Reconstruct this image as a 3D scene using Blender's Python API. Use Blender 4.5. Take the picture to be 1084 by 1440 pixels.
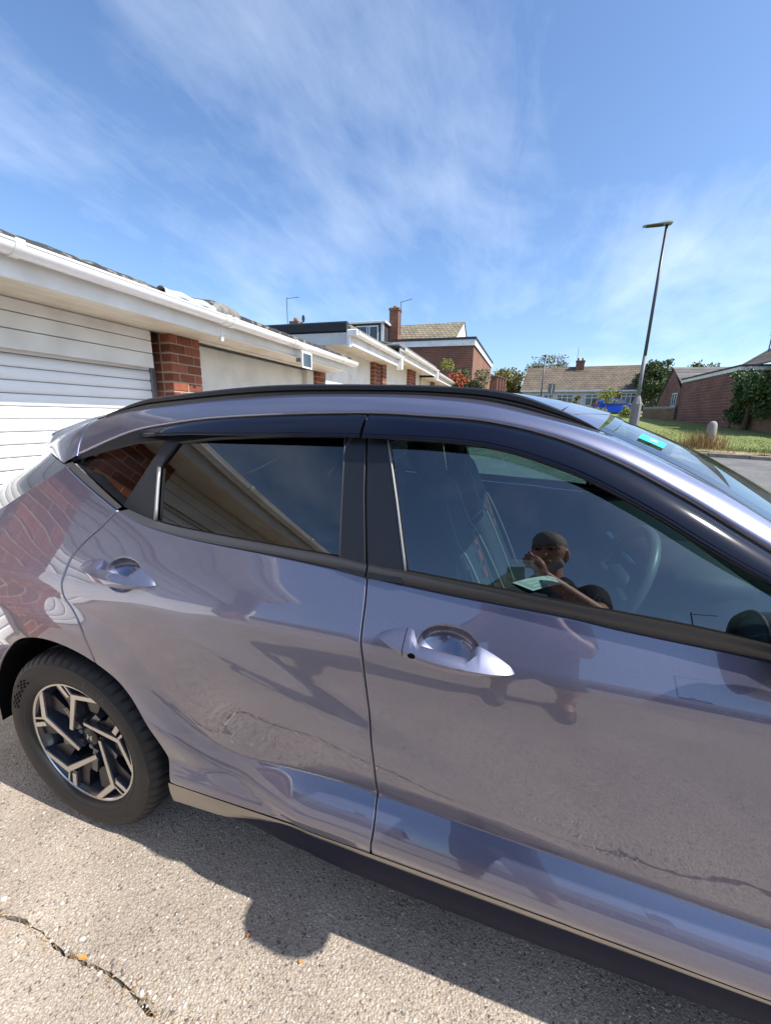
import bpy, bmesh, math, random
import numpy as np
from mathutils import Vector, Matrix
from mathutils.geometry import delaunay_2d_cdt
random.seed(7); rng=np.random.default_rng(7)
for o in list(bpy.data.objects): bpy.data.objects.remove(o)
S=bpy.context.scene; COL=S.collection
R=math.radians
# ---------------------------------------------------------------- camera
cd=bpy.data.cameras.new('camera'); cam=bpy.data.objects.new('camera',cd); COL.objects.link(cam); S.camera=cam
cd.sensor_fit='HORIZONTAL'; cd.sensor_width=36; cd.lens=36*550.1/1084; cd.clip_start=.01; cd.clip_end=2000
CAMP=Vector((1.3321,-1.6411,1.4831)); yaw,pitch,roll=.3007,.2415,.0218
_f=Vector((-math.sin(yaw),math.cos(yaw),0)); _r=Vector((math.cos(yaw),math.sin(yaw),0)); _u=Vector((0,0,1))
_f2=_f*math.cos(pitch)-_u*math.sin(pitch); _u2=_u*math.cos(pitch)+_f*math.sin(pitch)
_r3=_r*math.cos(roll)+_u2*math.sin(roll); _u3=-_r*math.sin(roll)+_u2*math.cos(roll)
cam.matrix_world=Matrix(((_r3.x,_u3.x,-_f2.x,CAMP.x),(_r3.y,_u3.y,-_f2.y,CAMP.y),(_r3.z,_u3.z,-_f2.z,CAMP.z),(0,0,0,1)))
# ---------------------------------------------------------------- sky, sun, exposure
SUN_EL=47; SUN_AZ=-3.0           # azimuth measured from +X towards +Y
W=bpy.data.worlds.new('World'); S.world=W; W.use_nodes=True
nt=W.node_tree; nt.nodes.clear()
def nd(t,typ,**k):
    n=t.nodes.new(typ)
    for a,b in k.items():
        if a=='inp':
            for i,v in b.items():
                if hasattr(v,'is_output') : t.links.new(v,n.inputs[i])
                else: n.inputs[i].default_value=v
        else: setattr(n,a,b)
    return n
sky=nd(nt,'ShaderNodeTexSky',sky_type='NISHITA',sun_disc=False,sun_elevation=R(SUN_EL),sun_rotation=R(90-SUN_AZ),altitude=30,air_density=1.0,dust_density=1.3,ozone_density=2.2)
tc=nd(nt,'ShaderNodeTexCoord')
sx=nd(nt,'ShaderNodeSeparateXYZ',inp={0:tc.outputs['Generated']})
zz=nd(nt,'ShaderNodeMath',operation='MAXIMUM',inp={0:sx.outputs[2],1:.0})
za=nd(nt,'ShaderNodeMath',operation='ADD',inp={0:zz.outputs[0],1:.16})
px=nd(nt,'ShaderNodeMath',operation='DIVIDE',inp={0:sx.outputs[0],1:za.outputs[0]})
py=nd(nt,'ShaderNodeMath',operation='DIVIDE',inp={0:sx.outputs[1],1:za.outputs[0]})
cv=nd(nt,'ShaderNodeCombineXYZ',inp={0:px.outputs[0],1:py.outputs[0]})
mp=nd(nt,'ShaderNodeMapping',inp={0:cv.outputs[0],'Rotation':(0,0,R(-35)),'Scale':(.62,.42,1)})
n1=nd(nt,'ShaderNodeTexNoise',inp={0:mp.outputs[0],'Scale':1.5,'Detail':8,'Roughness':.56,'Distortion':.45})
mp2=nd(nt,'ShaderNodeMapping',inp={0:cv.outputs[0],'Location':(3.1,1.7,0),'Rotation':(0,0,R(20)),'Scale':(.4,.4,1)})
n2=nd(nt,'ShaderNodeTexNoise',inp={0:mp2.outputs[0],'Scale':1.2,'Detail':4,'Roughness':.5})
mp3=nd(nt,'ShaderNodeMapping',inp={0:cv.outputs[0],'Rotation':(0,0,R(-50)),'Scale':(3.2,1.0,1)})
n3=nd(nt,'ShaderNodeTexNoise',inp={0:mp3.outputs[0],'Scale':2.6,'Detail':8,'Roughness':.7,'Distortion':.5})
m12=nd(nt,'ShaderNodeMath',operation='MULTIPLY',inp={0:n1.outputs[0],1:n2.outputs[0]})
m13=nd(nt,'ShaderNodeMath',operation='MULTIPLY_ADD',inp={0:n3.outputs[0],1:.11,2:m12.outputs[0]})
cr=nd(nt,'ShaderNodeValToRGB',inp={0:m13.outputs[0]})
cr.color_ramp.elements[0].position=.285; cr.color_ramp.elements[0].color=(0,0,0,1)
cr.color_ramp.elements[1].position=.60; cr.color_ramp.elements[1].color=(.55,.55,.55,1)
mixc=nd(nt,'ShaderNodeMix',data_type='RGBA',inp={'Factor':cr.outputs[0]})
tint=nd(nt,'ShaderNodeMix',data_type='RGBA',blend_type='MULTIPLY',inp={'Factor':1.0})
nt.links.new(sky.outputs[0],tint.inputs[6]); tint.inputs[7].default_value=(.92,1.05,1.20,1)
nt.links.new(tint.outputs[2],mixc.inputs[6]); mixc.inputs[7].default_value=(8.2,8.9,9.6,1)
bg=nd(nt,'ShaderNodeBackground',inp={0:mixc.outputs[2],1:.120})
wo=nd(nt,'ShaderNodeOutputWorld',inp={0:bg.outputs[0]})
sd=bpy.data.lights.new('sun','SUN'); sd.energy=5.0; sd.angle=R(.53); sd.color=(1,.955,.89)
sun=bpy.data.objects.new('sun',sd); COL.objects.link(sun)
TOSUN=Vector((math.cos(R(SUN_EL))*math.cos(R(SUN_AZ)),math.cos(R(SUN_EL))*math.sin(R(SUN_AZ)),math.sin(R(SUN_EL))))
sun.rotation_euler=TOSUN.to_track_quat('Z','Y').to_euler()
S.view_settings.view_transform='Standard'; S.view_settings.look='None'; S.view_settings.gamma=1
S.view_settings.use_curve_mapping=False; S.view_settings.exposure=.70
S.render.resolution_x=770; S.render.resolution_y=1024
# ---------------------------------------------------------------- materials
MATS={}
def mat(name,col,rough=.5,metal=0,coat=0,coatr=.02,spec=.5,var=None,bump=None,col2=None,emit=None,trans=0):
    """procedural principled material; var=(scale,detail,lo,hi) mixes col->col2; bump=(scale,strength,dist)"""
    m=bpy.data.materials.new(name); m.use_nodes=True; t=m.node_tree; b=t.nodes['Principled BSDF']
    b.inputs['Base Color'].default_value=(*col,1); b.inputs['Roughness'].default_value=rough; b.inputs['Metallic'].default_value=metal
    b.inputs['Coat Weight'].default_value=coat; b.inputs['Coat Roughness'].default_value=coatr; b.inputs['Specular IOR Level'].default_value=spec
    co=t.nodes.new('ShaderNodeTexCoord').outputs['Object']
    if var:
        n=nd(t,'ShaderNodeTexNoise',inp={0:co,'Scale':var[0],'Detail':var[1]})
        r=nd(t,'ShaderNodeValToRGB',inp={0:n.outputs[0]})
        r.color_ramp.elements[0].position=var[2]; r.color_ramp.elements[1].position=var[3]
        r.color_ramp.elements[0].color=(*col,1); r.color_ramp.elements[1].color=(*(col2 or tuple(c*.7 for c in col)),1)
        t.links.new(r.outputs[0],b.inputs['Base Color'])
    if bump:
        n=nd(t,'ShaderNodeTexNoise',inp={0:co,'Scale':bump[0],'Detail':4})
        k=nd(t,'ShaderNodeBump',inp={'Strength':bump[1],'Distance':bump[2],'Height':n.outputs[0]})
        t.links.new(k.outputs[0],b.inputs['Normal'])
    MATS[name]=m; return m
def rand_var(m,amount=.25):
    """per-object brightness variation (bricks, stones)"""
    t=m.node_tree;b=t.nodes['Principled BSDF'];oi=t.nodes.new('ShaderNodeObjectInfo')
    mr=nd(t,'ShaderNodeMapRange',inp={0:oi.outputs['Random'],3:1-amount,4:1+amount})
    mx=nd(t,'ShaderNodeMix',data_type='RGBA',blend_type='MULTIPLY',inp={'Factor':1.0})
    inp=b.inputs['Base Color']
    if inp.links: t.links.new(inp.links[0].from_socket,mx.inputs[6])
    else: mx.inputs[6].default_value=inp.default_value
    t.links.new(mr.outputs[0],mx.inputs[7]); t.links.new(mx.outputs[2],inp); return m
def glass(name,tint,boost=1.0):
    m=bpy.data.materials.new(name);m.use_nodes=True;t=m.node_tree;t.nodes.clear()
    lw=nd(t,'ShaderNodeLayerWeight',inp={0:.5})
    p5=nd(t,'ShaderNodeMath',operation='POWER',inp={0:lw.outputs[1],1:4.5})
    fr=nd(t,'ShaderNodeMath',operation='MULTIPLY_ADD',use_clamp=True,inp={0:p5.outputs[0],1:.9,2:.075*boost})
    tr=nd(t,'ShaderNodeBsdfTransparent',inp={0:(*tint,1)}); gl=nd(t,'ShaderNodeBsdfGlossy',inp={0:(1,1,1,1),'Roughness':0.0})
    mx=nd(t,'ShaderNodeMixShader',inp={0:fr.outputs[0],1:tr.outputs[0],2:gl.outputs[0]})
    nd(t,'ShaderNodeOutputMaterial',inp={0:mx.outputs[0]}); MATS[name]=m; return m
def brickmat(name,c1,c2,mortar,scale=1.0,axis='XZ',bumpd=.006):
    m=bpy.data.materials.new(name);m.use_nodes=True;t=m.node_tree;b=t.nodes['Principled BSDF'];b.inputs['Roughness'].default_value=.85
    co=t.nodes.new('ShaderNodeTexCoord').outputs['Object'];s=nd(t,'ShaderNodeSeparateXYZ',inp={0:co})
    a=s.outputs[0]
    if axis=='YZ': a=s.outputs[1]
    if axis=='SUM': a=nd(t,'ShaderNodeMath',operation='ADD',inp={0:s.outputs[0],1:s.outputs[1]}).outputs[0]
    c=nd(t,'ShaderNodeCombineXYZ',inp={0:a,1:s.outputs[2]})
    k=nd(t,'ShaderNodeTexBrick',inp={0:c.outputs[0],'Color1':(*c1,1),'Color2':(*c2,1),'Mortar':(*mortar,1),'Scale':1/scale,'Mortar Size':.009,'Mortar Smooth':.2,'Brick Width':.225,'Row Height':.075})
    n=nd(t,'ShaderNodeTexNoise',inp={0:co,'Scale':.9,'Detail':5})
    mx=nd(t,'ShaderNodeMix',data_type='RGBA',blend_type='OVERLAY',inp={'Factor':.55});t.links.new(k.outputs[0],mx.inputs[6]);t.links.new(n.outputs[0],mx.inputs[7])
    t.links.new(mx.outputs[2],b.inputs['Base Color'])
    bu=nd(t,'ShaderNodeBump',invert=True,inp={'Strength':.6,'Distance':bumpd,'Height':k.outputs[1]});t.links.new(bu.outputs[0],b.inputs['Normal'])
    MATS[name]=m;return m
def tilemat(name,c1,c2,along,pitch=.3):
    """interlocking roof tiles: rows and rolls"""
    m=bpy.data.materials.new(name);m.use_nodes=True;t=m.node_tree;b=t.nodes['Principled BSDF'];b.inputs['Roughness'].default_value=.85
    co=t.nodes.new('ShaderNodeTexCoord').outputs['Object'];s=nd(t,'ShaderNodeSeparateXYZ',inp={0:co})
    c=nd(t,'ShaderNodeCombineXYZ',inp={0:s.outputs[along],1:s.outputs[2]})
    k=nd(t,'ShaderNodeTexBrick',offset=.5,inp={0:c.outputs[0],'Color1':(*c1,1),'Color2':(*c2,1),'Mortar':(c1[0]*.25,c1[1]*.25,c1[2]*.25,1),'Scale':1.0,'Mortar Size':.025,'Mortar Smooth':.6,'Brick Width':pitch,'Row Height':pitch*.6})
    n=nd(t,'ShaderNodeTexNoise',inp={0:co,'Scale':1.3,'Detail':6})
    mx=nd(t,'ShaderNodeMix',data_type='RGBA',blend_type='OVERLAY',inp={'Factor':.6});t.links.new(k.outputs[0],mx.inputs[6]);t.links.new(n.outputs[0],mx.inputs[7])
    t.links.new(mx.outputs[2],b.inputs['Base Color'])
    bu=nd(t,'ShaderNodeBump',invert=True,inp={'Strength':.8,'Distance':.03,'Height':k.outputs[1]});t.links.new(bu.outputs[0],b.inputs['Normal'])
    MATS[name]=m;return m
# aggregate concrete
def aggregate(name,base,dark,light,scale,bumps):
    m=bpy.data.materials.new(name);m.use_nodes=True;t=m.node_tree;b=t.nodes['Principled BSDF'];b.inputs['Roughness'].default_value=.9;b.inputs['Specular IOR Level'].default_value=.25
    co=t.nodes.new('ShaderNodeTexCoord').outputs['Object']
    ds=nd(t,'ShaderNodeTexNoise',inp={0:co,'Scale':scale*.9,'Detail':2})
    wv=nd(t,'ShaderNodeMix',data_type='RGBA',blend_type='LINEAR_LIGHT',inp={'Factor':.006});t.links.new(co,wv.inputs[6]);t.links.new(ds.outputs[1],wv.inputs[7])
    v1=nd(t,'ShaderNodeTexVoronoi',inp={0:wv.outputs[2],'Scale':scale,'Randomness':1.0})
    v2=nd(t,'ShaderNodeTexVoronoi',inp={0:wv.outputs[2],'Scale':scale*2.7})
    sp=nd(t,'ShaderNodeSeparateColor',inp={0:v1.outputs[1]}); sp2=nd(t,'ShaderNodeSeparateColor',inp={0:v2.outputs[1]})
    r=nd(t,'ShaderNodeValToRGB',inp={0:sp.outputs[0]});e=r.color_ramp.elements
    e[0].position=0;e[0].color=(*dark,1);e[1].position=1;e[1].color=(*light,1)
    for pos,c in ((.10,tuple(.55*a+.45*d for a,d in zip(base,dark))),(.22,base),(.72,tuple(a*1.12 for a in base)),(.90,tuple(.5*a+.5*d for a,d in zip(base,light)))):
        x=e.new(pos);x.color=(*c,1)
    r2=nd(t,'ShaderNodeValToRGB',inp={0:sp2.outputs[1]});e=r2.color_ramp.elements;e[0].color=(*tuple(a*.72 for a in base),1);e[1].color=(*tuple(a*1.2 for a in base),1)
    sel=nd(t,'ShaderNodeMath',operation='LESS_THAN',inp={0:v1.outputs[0],1:.47})
    mx=nd(t,'ShaderNodeMix',data_type='RGBA',inp={'Factor':sel.outputs[0]});t.links.new(r2.outputs[0],mx.inputs[6]);t.links.new(r.outputs[0],mx.inputs[7])
    big=nd(t,'ShaderNodeTexNoise',inp={0:co,'Scale':1.7,'Detail':7,'Roughness':.6})
    rb=nd(t,'ShaderNodeMapRange',inp={0:big.outputs[0],1:.3,2:.7,3:.72,4:1.14})
    mb=nd(t,'ShaderNodeMix',data_type='RGBA',blend_type='MULTIPLY',inp={'Factor':1.0});t.links.new(mx.outputs[2],mb.inputs[6]);t.links.new(rb.outputs[0],mb.inputs[7])
    t.links.new(mb.outputs[2],b.inputs['Base Color'])
    h=nd(t,'ShaderNodeMath',operation='MULTIPLY_ADD',inp={0:v1.outputs[0],1:-1.0,2:sp.outputs[1]})
    h2=nd(t,'ShaderNodeMath',operation='MULTIPLY_ADD',inp={0:v2.outputs[0],1:-.45,2:h.outputs[0]})
    bu=nd(t,'ShaderNodeBump',inp={'Strength':bumps,'Distance':.006,'Height':h2.outputs[0]});t.links.new(bu.outputs[0],b.inputs['Normal'])
    MATS[name]=m;return m
aggregate('concrete',(.45,.378,.305),(.12,.10,.09),(.60,.555,.49),135,.8)
aggregate('asphalt',(.165,.16,.155),(.05,.05,.05),(.34,.33,.31),70,.6)
# metallic car paint under clear lacquer
def paint():
    m=mat('paint',(.158,.162,.235),rough=.44,metal=.82,coat=1,coatr=.005,spec=.5);t=m.node_tree;b=t.nodes['Principled BSDF']
    co=t.nodes.new('ShaderNodeTexCoord').outputs['Object']
    v=nd(t,'ShaderNodeTexVoronoi',inp={0:co,'Scale':1100});s=nd(t,'ShaderNodeSeparateColor',inp={0:v.outputs[1]})
    r=nd(t,'ShaderNodeMapRange',inp={0:s.outputs[0],3:.9,4:1.1});mx=nd(t,'ShaderNodeMix',data_type='RGBA',blend_type='MULTIPLY',inp={'Factor':1.0})
    mx.inputs[6].default_value=(.158,.162,.235,1);t.links.new(r.outputs[0],mx.inputs[7]);t.links.new(mx.outputs[2],b.inputs['Base Color'])
    b.inputs['Coat IOR'].default_value=1.85
    return m
paint()
mat('black_gloss',(.006,.007,.012),rough=.12,coat=.6)
mat('black_satin',(.010,.0105,.013),rough=.32,spec=.5)
mat('black_plastic',(.016,.017,.021),rough=.6,bump=(900,.08,.001))
mat('clad_navy',(.010,.013,.030),rough=.6,spec=.12)
mat('belt_trim',(.040,.040,.042),rough=.38,bump=(600,.05,.001))
mat('visor',(.004,.006,.016),rough=.08,spec=.25)
mat('strip_metal',(.34,.32,.29),rough=.28,metal=.9)
mat('chrome',(.55,.56,.58),rough=.15,metal=1)
mat('gap_dark',(.003,.003,.004),rough=.9,spec=.1)
mat('rubber',(.009,.009,.009),rough=.62,bump=(300,.12,.002))
mat('rubber_text',(.030,.030,.030),rough=.5);mat('edge_strip',(.20,.20,.205),rough=.4,metal=.5)
mat('alloy',(.60,.585,.57),rough=.24,metal=.95,bump=(500,.03,.001))
mat('alloy_dark',(.030,.033,.045),rough=.25,coat=.6)
mat('disc',(.16,.15,.14),rough=.45,metal=.8)
mat('cabin',(.022,.028,.031),rough=.65,bump=(400,.1,.001))
mat('seat_cloth',(.040,.046,.050),rough=.8,bump=(800,.2,.001))
mat('cabin_grey',(.10,.11,.11),rough=.4);mat('seat_piping',(.26,.28,.28),rough=.6)
mat('seat_red',(.5,.05,.04),rough=.6)
mat('headlining',(.35,.35,.34),rough=.9)
glass('glass_front',(.27,.42,.43),1.65); glass('glass_privacy',(.018,.02,.024),1.3); glass('glass_screen',(.62,.72,.68),1.3); glass('glass_house',(.25,.3,.33),1.5)
mat('sticker',(.03,.50,.46),rough=.4); mat('sticker_white',(.7,.8,.78),rough=.5)
# ---------------------------------------------------------------- geometry helpers
def tag(o,label=None,cat=None,group=None,kind=None):
    if label:o['label']=label
    if cat:o['category']=cat
    if group:o['group']=group
    if kind:o['kind']=kind
    return o
def thing(name,loc,label,cat,group=None):
    o=bpy.data.objects.new(name,None);COL.objects.link(o);o.location=loc;o.empty_display_size=.1;return tag(o,label,cat,group)
def mo(name,V,F,m,parent=None,smooth=False,N=None,local=True):
    me=bpy.data.meshes.new(name);me.from_pydata([tuple(map(float,v)) for v in V],[],[tuple(map(int,f)) for f in F])
    if m: me.materials.append(MATS[m])
    if smooth or N is not None:
        me.polygons.foreach_set('use_smooth',[True]*len(me.polygons))
    if N is not None: me.normals_split_custom_set_from_vertices([tuple(map(float,n)) for n in N])
    me.update()
    o=bpy.data.objects.new(name,me);COL.objects.link(o)
    if parent is not None: o.parent=parent
    return o
class MB:
    def __init__(s): s.v=[];s.f=[]
    def add(s,V,F):
        n=len(s.v);s.v+=[tuple(v) for v in V];s.f+=[tuple(i+n for i in f) for f in F];return s
    def box(s,x0,x1,y0,y1,z0,z1,bev=0):
        if bev<=0:
            V=[(x,y,z) for x in(x0,x1) for y in(y0,y1) for z in(z0,z1)]
            return s.add(V,[(0,1,3,2),(4,6,7,5),(0,4,5,1),(2,3,7,6),(0,2,6,4),(1,5,7,3)])
        V=[];b=bev
        for i,x in enumerate((x0,x1)):
            for j,y in enumerate((y0,y1)):
                for k,z in enumerate((z0,z1)):
                    sx=b if i==0 else -b;sy=b if j==0 else -b;sz=b if k==0 else -b
                    V+=[(x,y+sy,z+sz),(x+sx,y,z+sz),(x+sx,y+sy,z)]
        bm=bmesh.new();[bm.verts.new(v) for v in V];bm.verts.ensure_lookup_table()
        bmesh.ops.convex_hull(bm,input=bm.verts[:]);bmesh.ops.dissolve_limit(bm,angle_limit=.01,verts=bm.verts[:],edges=bm.edges[:])
        bm.verts.index_update();r=s.add([v.co[:] for v in bm.verts],[[v.index for v in f.verts] for f in bm.faces]);bm.free();return r
    def tube(s,pts,rad,n=8,cap=True):
        pts=[Vector(p) for p in pts];rad=rad if isinstance(rad,(list,tuple)) else [rad]*len(pts);V=[];F=[];pu=None
        for i,p in enumerate(pts):
            t=(pts[min(i+1,len(pts)-1)]-pts[max(i-1,0)]).normalized()
            u=(pu-t*pu.dot(t)) if pu else (Vector((0,0,1)) if abs(t.z)<.9 else Vector((1,0,0))).cross(t)
            u.normalize();pu=u;w=t.cross(u)
            for k in range(n):
                a=2*math.pi*k/n;V.append(p+(u*math.cos(a)+w*math.sin(a))*rad[i])
        for i in range(len(pts)-1):
            for k in range(n):
                a=i*n+k;b=i*n+(k+1)%n;F.append((a,b,b+n,a+n))
        if cap:F+= [tuple(range(n))[::-1],tuple(range((len(pts)-1)*n,len(pts)*n))]
        return s.add(V,F)
    def prism(s,poly,f0,f1):
        """poly: 2D list, f0/f1 map 2D->3D for the two ends"""
        n=len(poly);V=[f0(p) for p in poly]+[f1(p) for p in poly]
        return s.add(V,[tuple(range(n)),tuple(range(2*n-1,n-1,-1))]+[(i,i+n,(i+1)%n+n,(i+1)%n) for i in range(n)])
    def lathe(s,prof,n,fn,closed=False):
        """prof: list of (r,h); fn(r,h,ang)->3D"""
        V=[fn(r,h,2*math.pi*k/n) for k in range(n) for r,h in prof];m=len(prof);F=[]
        for k in range(n):
            for j in range(m if closed else m-1):
                a=k*m+j;b=k*m+(j+1)%m;c=((k+1)%n)*m+(j+1)%m;d=((k+1)%n)*m+j;F.append((a,b,c,d))
        return s.add(V,F)
    def grid(s,rows,flip=False):
        h=len(rows);w=len(rows[0]);V=[p for r in rows for p in r]
        F=[(i*w+j,i*w+j+1,(i+1)*w+j+1,(i+1)*w+j) for i in range(h-1) for j in range(w-1)]
        if flip:F=[f[::-1] for f in F]
        return s.add(V,F)
    def build(s,name,m,parent=None,smooth=False,fix=False):
        o=mo(name,s.v,s.f,m,parent,smooth)
        if fix:
            bm=bmesh.new();bm.from_mesh(o.data);bmesh.ops.recalc_face_normals(bm,faces=bm.faces);bm.to_mesh(o.data);bm.free()
        return o
def autosmooth(o,ang=35):
    me=o.data;bm=bmesh.new();bm.from_mesh(me)
    bmesh.ops.remove_doubles(bm,verts=bm.verts[:],dist=1e-5);bmesh.ops.recalc_face_normals(bm,faces=bm.faces)
    for e in bm.edges: e.smooth=not(len(e.link_faces)==2 and e.calc_face_angle(0)>R(ang))
    for f in bm.faces:f.smooth=True
    bm.to_mesh(me);bm.free();return o
def copy_tree(o,parent=None,**k):
    c=o.copy();COL.objects.link(c);c.parent=parent
    for ch in o.children: copy_tree(ch,c)
    return c
def catmull(P,step):
    P=[np.array(p,float) for p in P];out=[]
    for i in range(len(P)-1):
        p0=P[max(i-1,0)];p1=P[i];p2=P[i+1];p3=P[min(i+2,len(P)-1)]
        d=max(np.linalg.norm(p2-p1),1e-6);n=max(1,int(math.ceil(d/step)))
        d0=max(np.linalg.norm(p1-p0),1e-6);d1=max(np.linalg.norm(p3-p2),1e-6)
        m1=(p2-p0)/(d0+d)*d if i>0 else p2-p1
        m2=(p3-p1)/(d+d1)*d if i<len(P)-2 else p2-p1
        for k in range(n):
            t=k/n;out.append((2*t**3-3*t*t+1)*p1+(t**3-2*t*t+t)*m1+(3*t*t-2*t**3)*p2+(t**3-t*t)*m2)
    out.append(P[-1]);return out
def zt(y): return max(0.,.05*(min(y,70)-2))
# ================================================================= SETTING
mat('earth',(.17,.15,.085),rough=.95,var=(.35,6,.35,.7),col2=(.10,.12,.04),bump=(3,.4,.05))
mat('lawn',(.135,.19,.042),rough=.95,var=(.8,8,.3,.72),col2=(.22,.23,.065),bump=(60,.9,.03))
mat('grass',(.13,.19,.038),rough=.8,var=(2,4,.3,.7),col2=(.23,.23,.07))
mat('dry_grass',(.40,.27,.12),rough=.85,var=(9,3,.3,.7),col2=(.24,.15,.06))
mat('kerb_stone',(.29,.25,.20),rough=.9,var=(6,6,.3,.7),col2=(.16,.14,.115),bump=(40,.6,.01))
mat('soil',(.045,.036,.028),rough=.95,var=(60,4,.3,.7),col2=(.12,.10,.08),bump=(150,1,.01))
mat('upvc',(.80,.80,.785),rough=.32,var=(3,5,.45,.8),col2=(.60,.585,.54))
mat('fascia_white',(.72,.705,.66),rough=.45,var=(4,6,.42,.8),col2=(.56,.535,.47),bump=(30,.08,.002))
mat('soffit_cream',(.66,.60,.48),rough=.55,var=(3,6,.42,.75),col2=(.50,.43,.31),bump=(20,.1,.004))
mat('door_white',(.84,.84,.84),rough=.38,var=(2.5,6,.45,.85),col2=(.74,.74,.72))
mat('door_cream',(.70,.66,.56),rough=.5,var=(2,5,.4,.8),col2=(.60,.55,.45))
mat('felt',(.035,.034,.033),rough=.9,var=(14,6,.52,.62),col2=(.20,.18,.15),bump=(50,.9,.02))
mat('felt_black',(.012,.013,.016),rough=.5,bump=(12,.3,.02))
mat('felt_grey',(.13,.125,.115),rough=.9,var=(20,5,.4,.7),col2=(.22,.21,.19),bump=(60,.6,.01))
mat('flashing',(.36,.385,.375),rough=.6,var=(9,4,.4,.7),col2=(.36,.39,.38),bump=(15,.4,.01))
rand_var(mat('brick',(.235,.068,.032),rough=.85,var=(14,5,.3,.75),col2=(.155,.045,.028),bump=(90,.5,.004)),.38)
mat('mortar',(.36,.27,.18),rough=.95,bump=(120,.5,.004))
mat('grey_metal',(.20,.205,.21),rough=.45,metal=.5)
brickmat('brick_wall',(.205,.062,.034),(.145,.048,.032),(.24,.18,.13),axis='SUM')
brickmat('brick_dark',(.215,.078,.056),(.150,.058,.046),(.22,.15,.115),scale=2.3,axis='SUM',bumpd=.02)
brickmat('brick_tan',(.25,.15,.085),(.185,.105,.06),(.16,.12,.09),axis='SUM')
tilemat('tiles',(.24,.20,.125),(.17,.14,.09),0); tilemat('tiles_far',(.165,.125,.085),(.125,.098,.07),0,.4); tilemat('tiles_grey',(.15,.14,.13),(.11,.10,.095),1,.4)
mat('pane',(.05,.065,.08),rough=.05,spec=.8); mat('render_white',(.66,.65,.61),rough=.8,var=(2,4,.4,.8))
mat('curtain',(.55,.55,.52),rough=.9)
def sheet(name,x0,x1,y0,y1,z,m,parent=None,kind='structure',side=0):
    ys=sorted(set([y0,y1]+[y for y in (2,70) if y0<y<y1]));rows=[[(x0,y,zt(y)+z),(x1,y,zt(y)+z)] for y in ys]
    o=MB().grid(rows,flip=True).build(name,m,parent)
    if kind:o['kind']=kind
    return o
sheet('ground',-400,400,-400,600,-.06,'earth')
# driveway: two cast slabs with a ragged open joint between them
def ragged(y,x0,x1,seed,amp=.006):
    r=random.Random(seed);x=x0;out=[]
    while x<x1:
        out.append((x,y+r.uniform(-amp,amp)+.010*math.sin(x*7.3)+.008*math.sin(x*17)));x+=r.uniform(.012,.03) if -1.6<x<3 else .5
    out.append((x1,y));return out
drv=bpy.data.objects.new('driveway',None);COL.objects.link(drv);drv['kind']='structure'
ed=ragged(-1.1675,-1.7,4.3,1,.004)
n=len(ed);V=[(x,y,0) for x,y in ed]+[(x,2,0) for x,y in ed]+[(x,16,zt(16)) for x,y in ed]+[(x,y,-.04) for x,y in ed]
mo('concrete_slab',V,[(i,i+1,i+1+n,i+n) for i in range(n-1)]+[(i+n,i+n+1,i+2*n+1,i+2*n) for i in range(n-1)]+[(i+3*n,i+3*n+1,i+1,i) for i in range(n-1)],'concrete',drv)
ed=ragged(-1.1745,-14,16,2,.004);n=len(ed)
V=[(x,y,.003) for x,y in ed]+[(x,-13,.003) for x,y in ed]+[(x,y,-.04) for x,y in ed]
mo('concrete_slab',V,[(i+1,i,i+n,i+n+1) for i in range(n-1)]+[(i,i+1,i+2*n+1,i+2*n) for i in range(n-1)],'concrete',drv)
MB().grid([[(-1.7,-1.25,-.012),(16,-1.25,-.012)],[(-1.7,-1.1,-.012),(16,-1.1,-.012)]],flip=True).build('joint_fill','soil',drv)
sheet('road',4.3,200,-1.1,13.2,-.006,'asphalt')
sheet('road',-60,200,-60,-13.0,-.006,'asphalt')
# loose pebbles bedded in the concrete near the joint and across the slab
pb=MB();ico=bmesh.new();bmesh.ops.create_icosphere(ico,subdivisions=1,radius=1);iv=[v.co.copy() for v in ico.verts];iF=[[v.index for v in f.verts] for f in ico.faces];ico.free()
def pebbles(name,spots,m):
    b=MB()
    for x,y,z,r in spots:
        a=random.uniform(0,6.3);ca,sa=math.cos(a),math.sin(a);sx,sy,sz=r*random.uniform(.7,1.4),r*random.uniform(.6,1.),r*random.uniform(.35,.6)
        b.add([(x+ca*v.x*sx-sa*v.y*sy,y+sa*v.x*sx+ca*v.y*sy,z+v.z*sz) for v in iv],iF)
    o=b.build(name,m,drv,True);o['kind']='stuff';return o
mat('pebble_light',(.52,.46,.39),rough=.8,var=(3,3,.3,.7),col2=(.60,.58,.54));mat('pebble_tan',(.30,.22,.15),rough=.85,var=(3,3,.3,.7),col2=(.40,.33,.25));mat('pebble_dark',(.10,.095,.09),rough=.8,var=(3,3,.3,.7),col2=(.17,.14,.12))
def spots(nn,r0,r1,near=None):
    out=[]
    for _ in range(nn):
        x=random.uniform(-.7,1.9);y=random.uniform(-1.55,-.55) if near is None else random.gauss(-1.171,near)
        out.append((x,y,-.0005,random.uniform(r0,r1)*(1 if random.random()<.9 else 1.5)))
    return out
pebbles('pebbles',spots(1500,.002,.0042)+spots(130,.004,.008,.02),'pebble_light')
pebbles('pebbles',spots(2600,.0025,.005)+spots(120,.004,.007,.02),'pebble_tan')
pebbles('pebbles',spots(1100,.002,.0045)+spots(220,.003,.007,.014),'pebble_dark')
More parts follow.
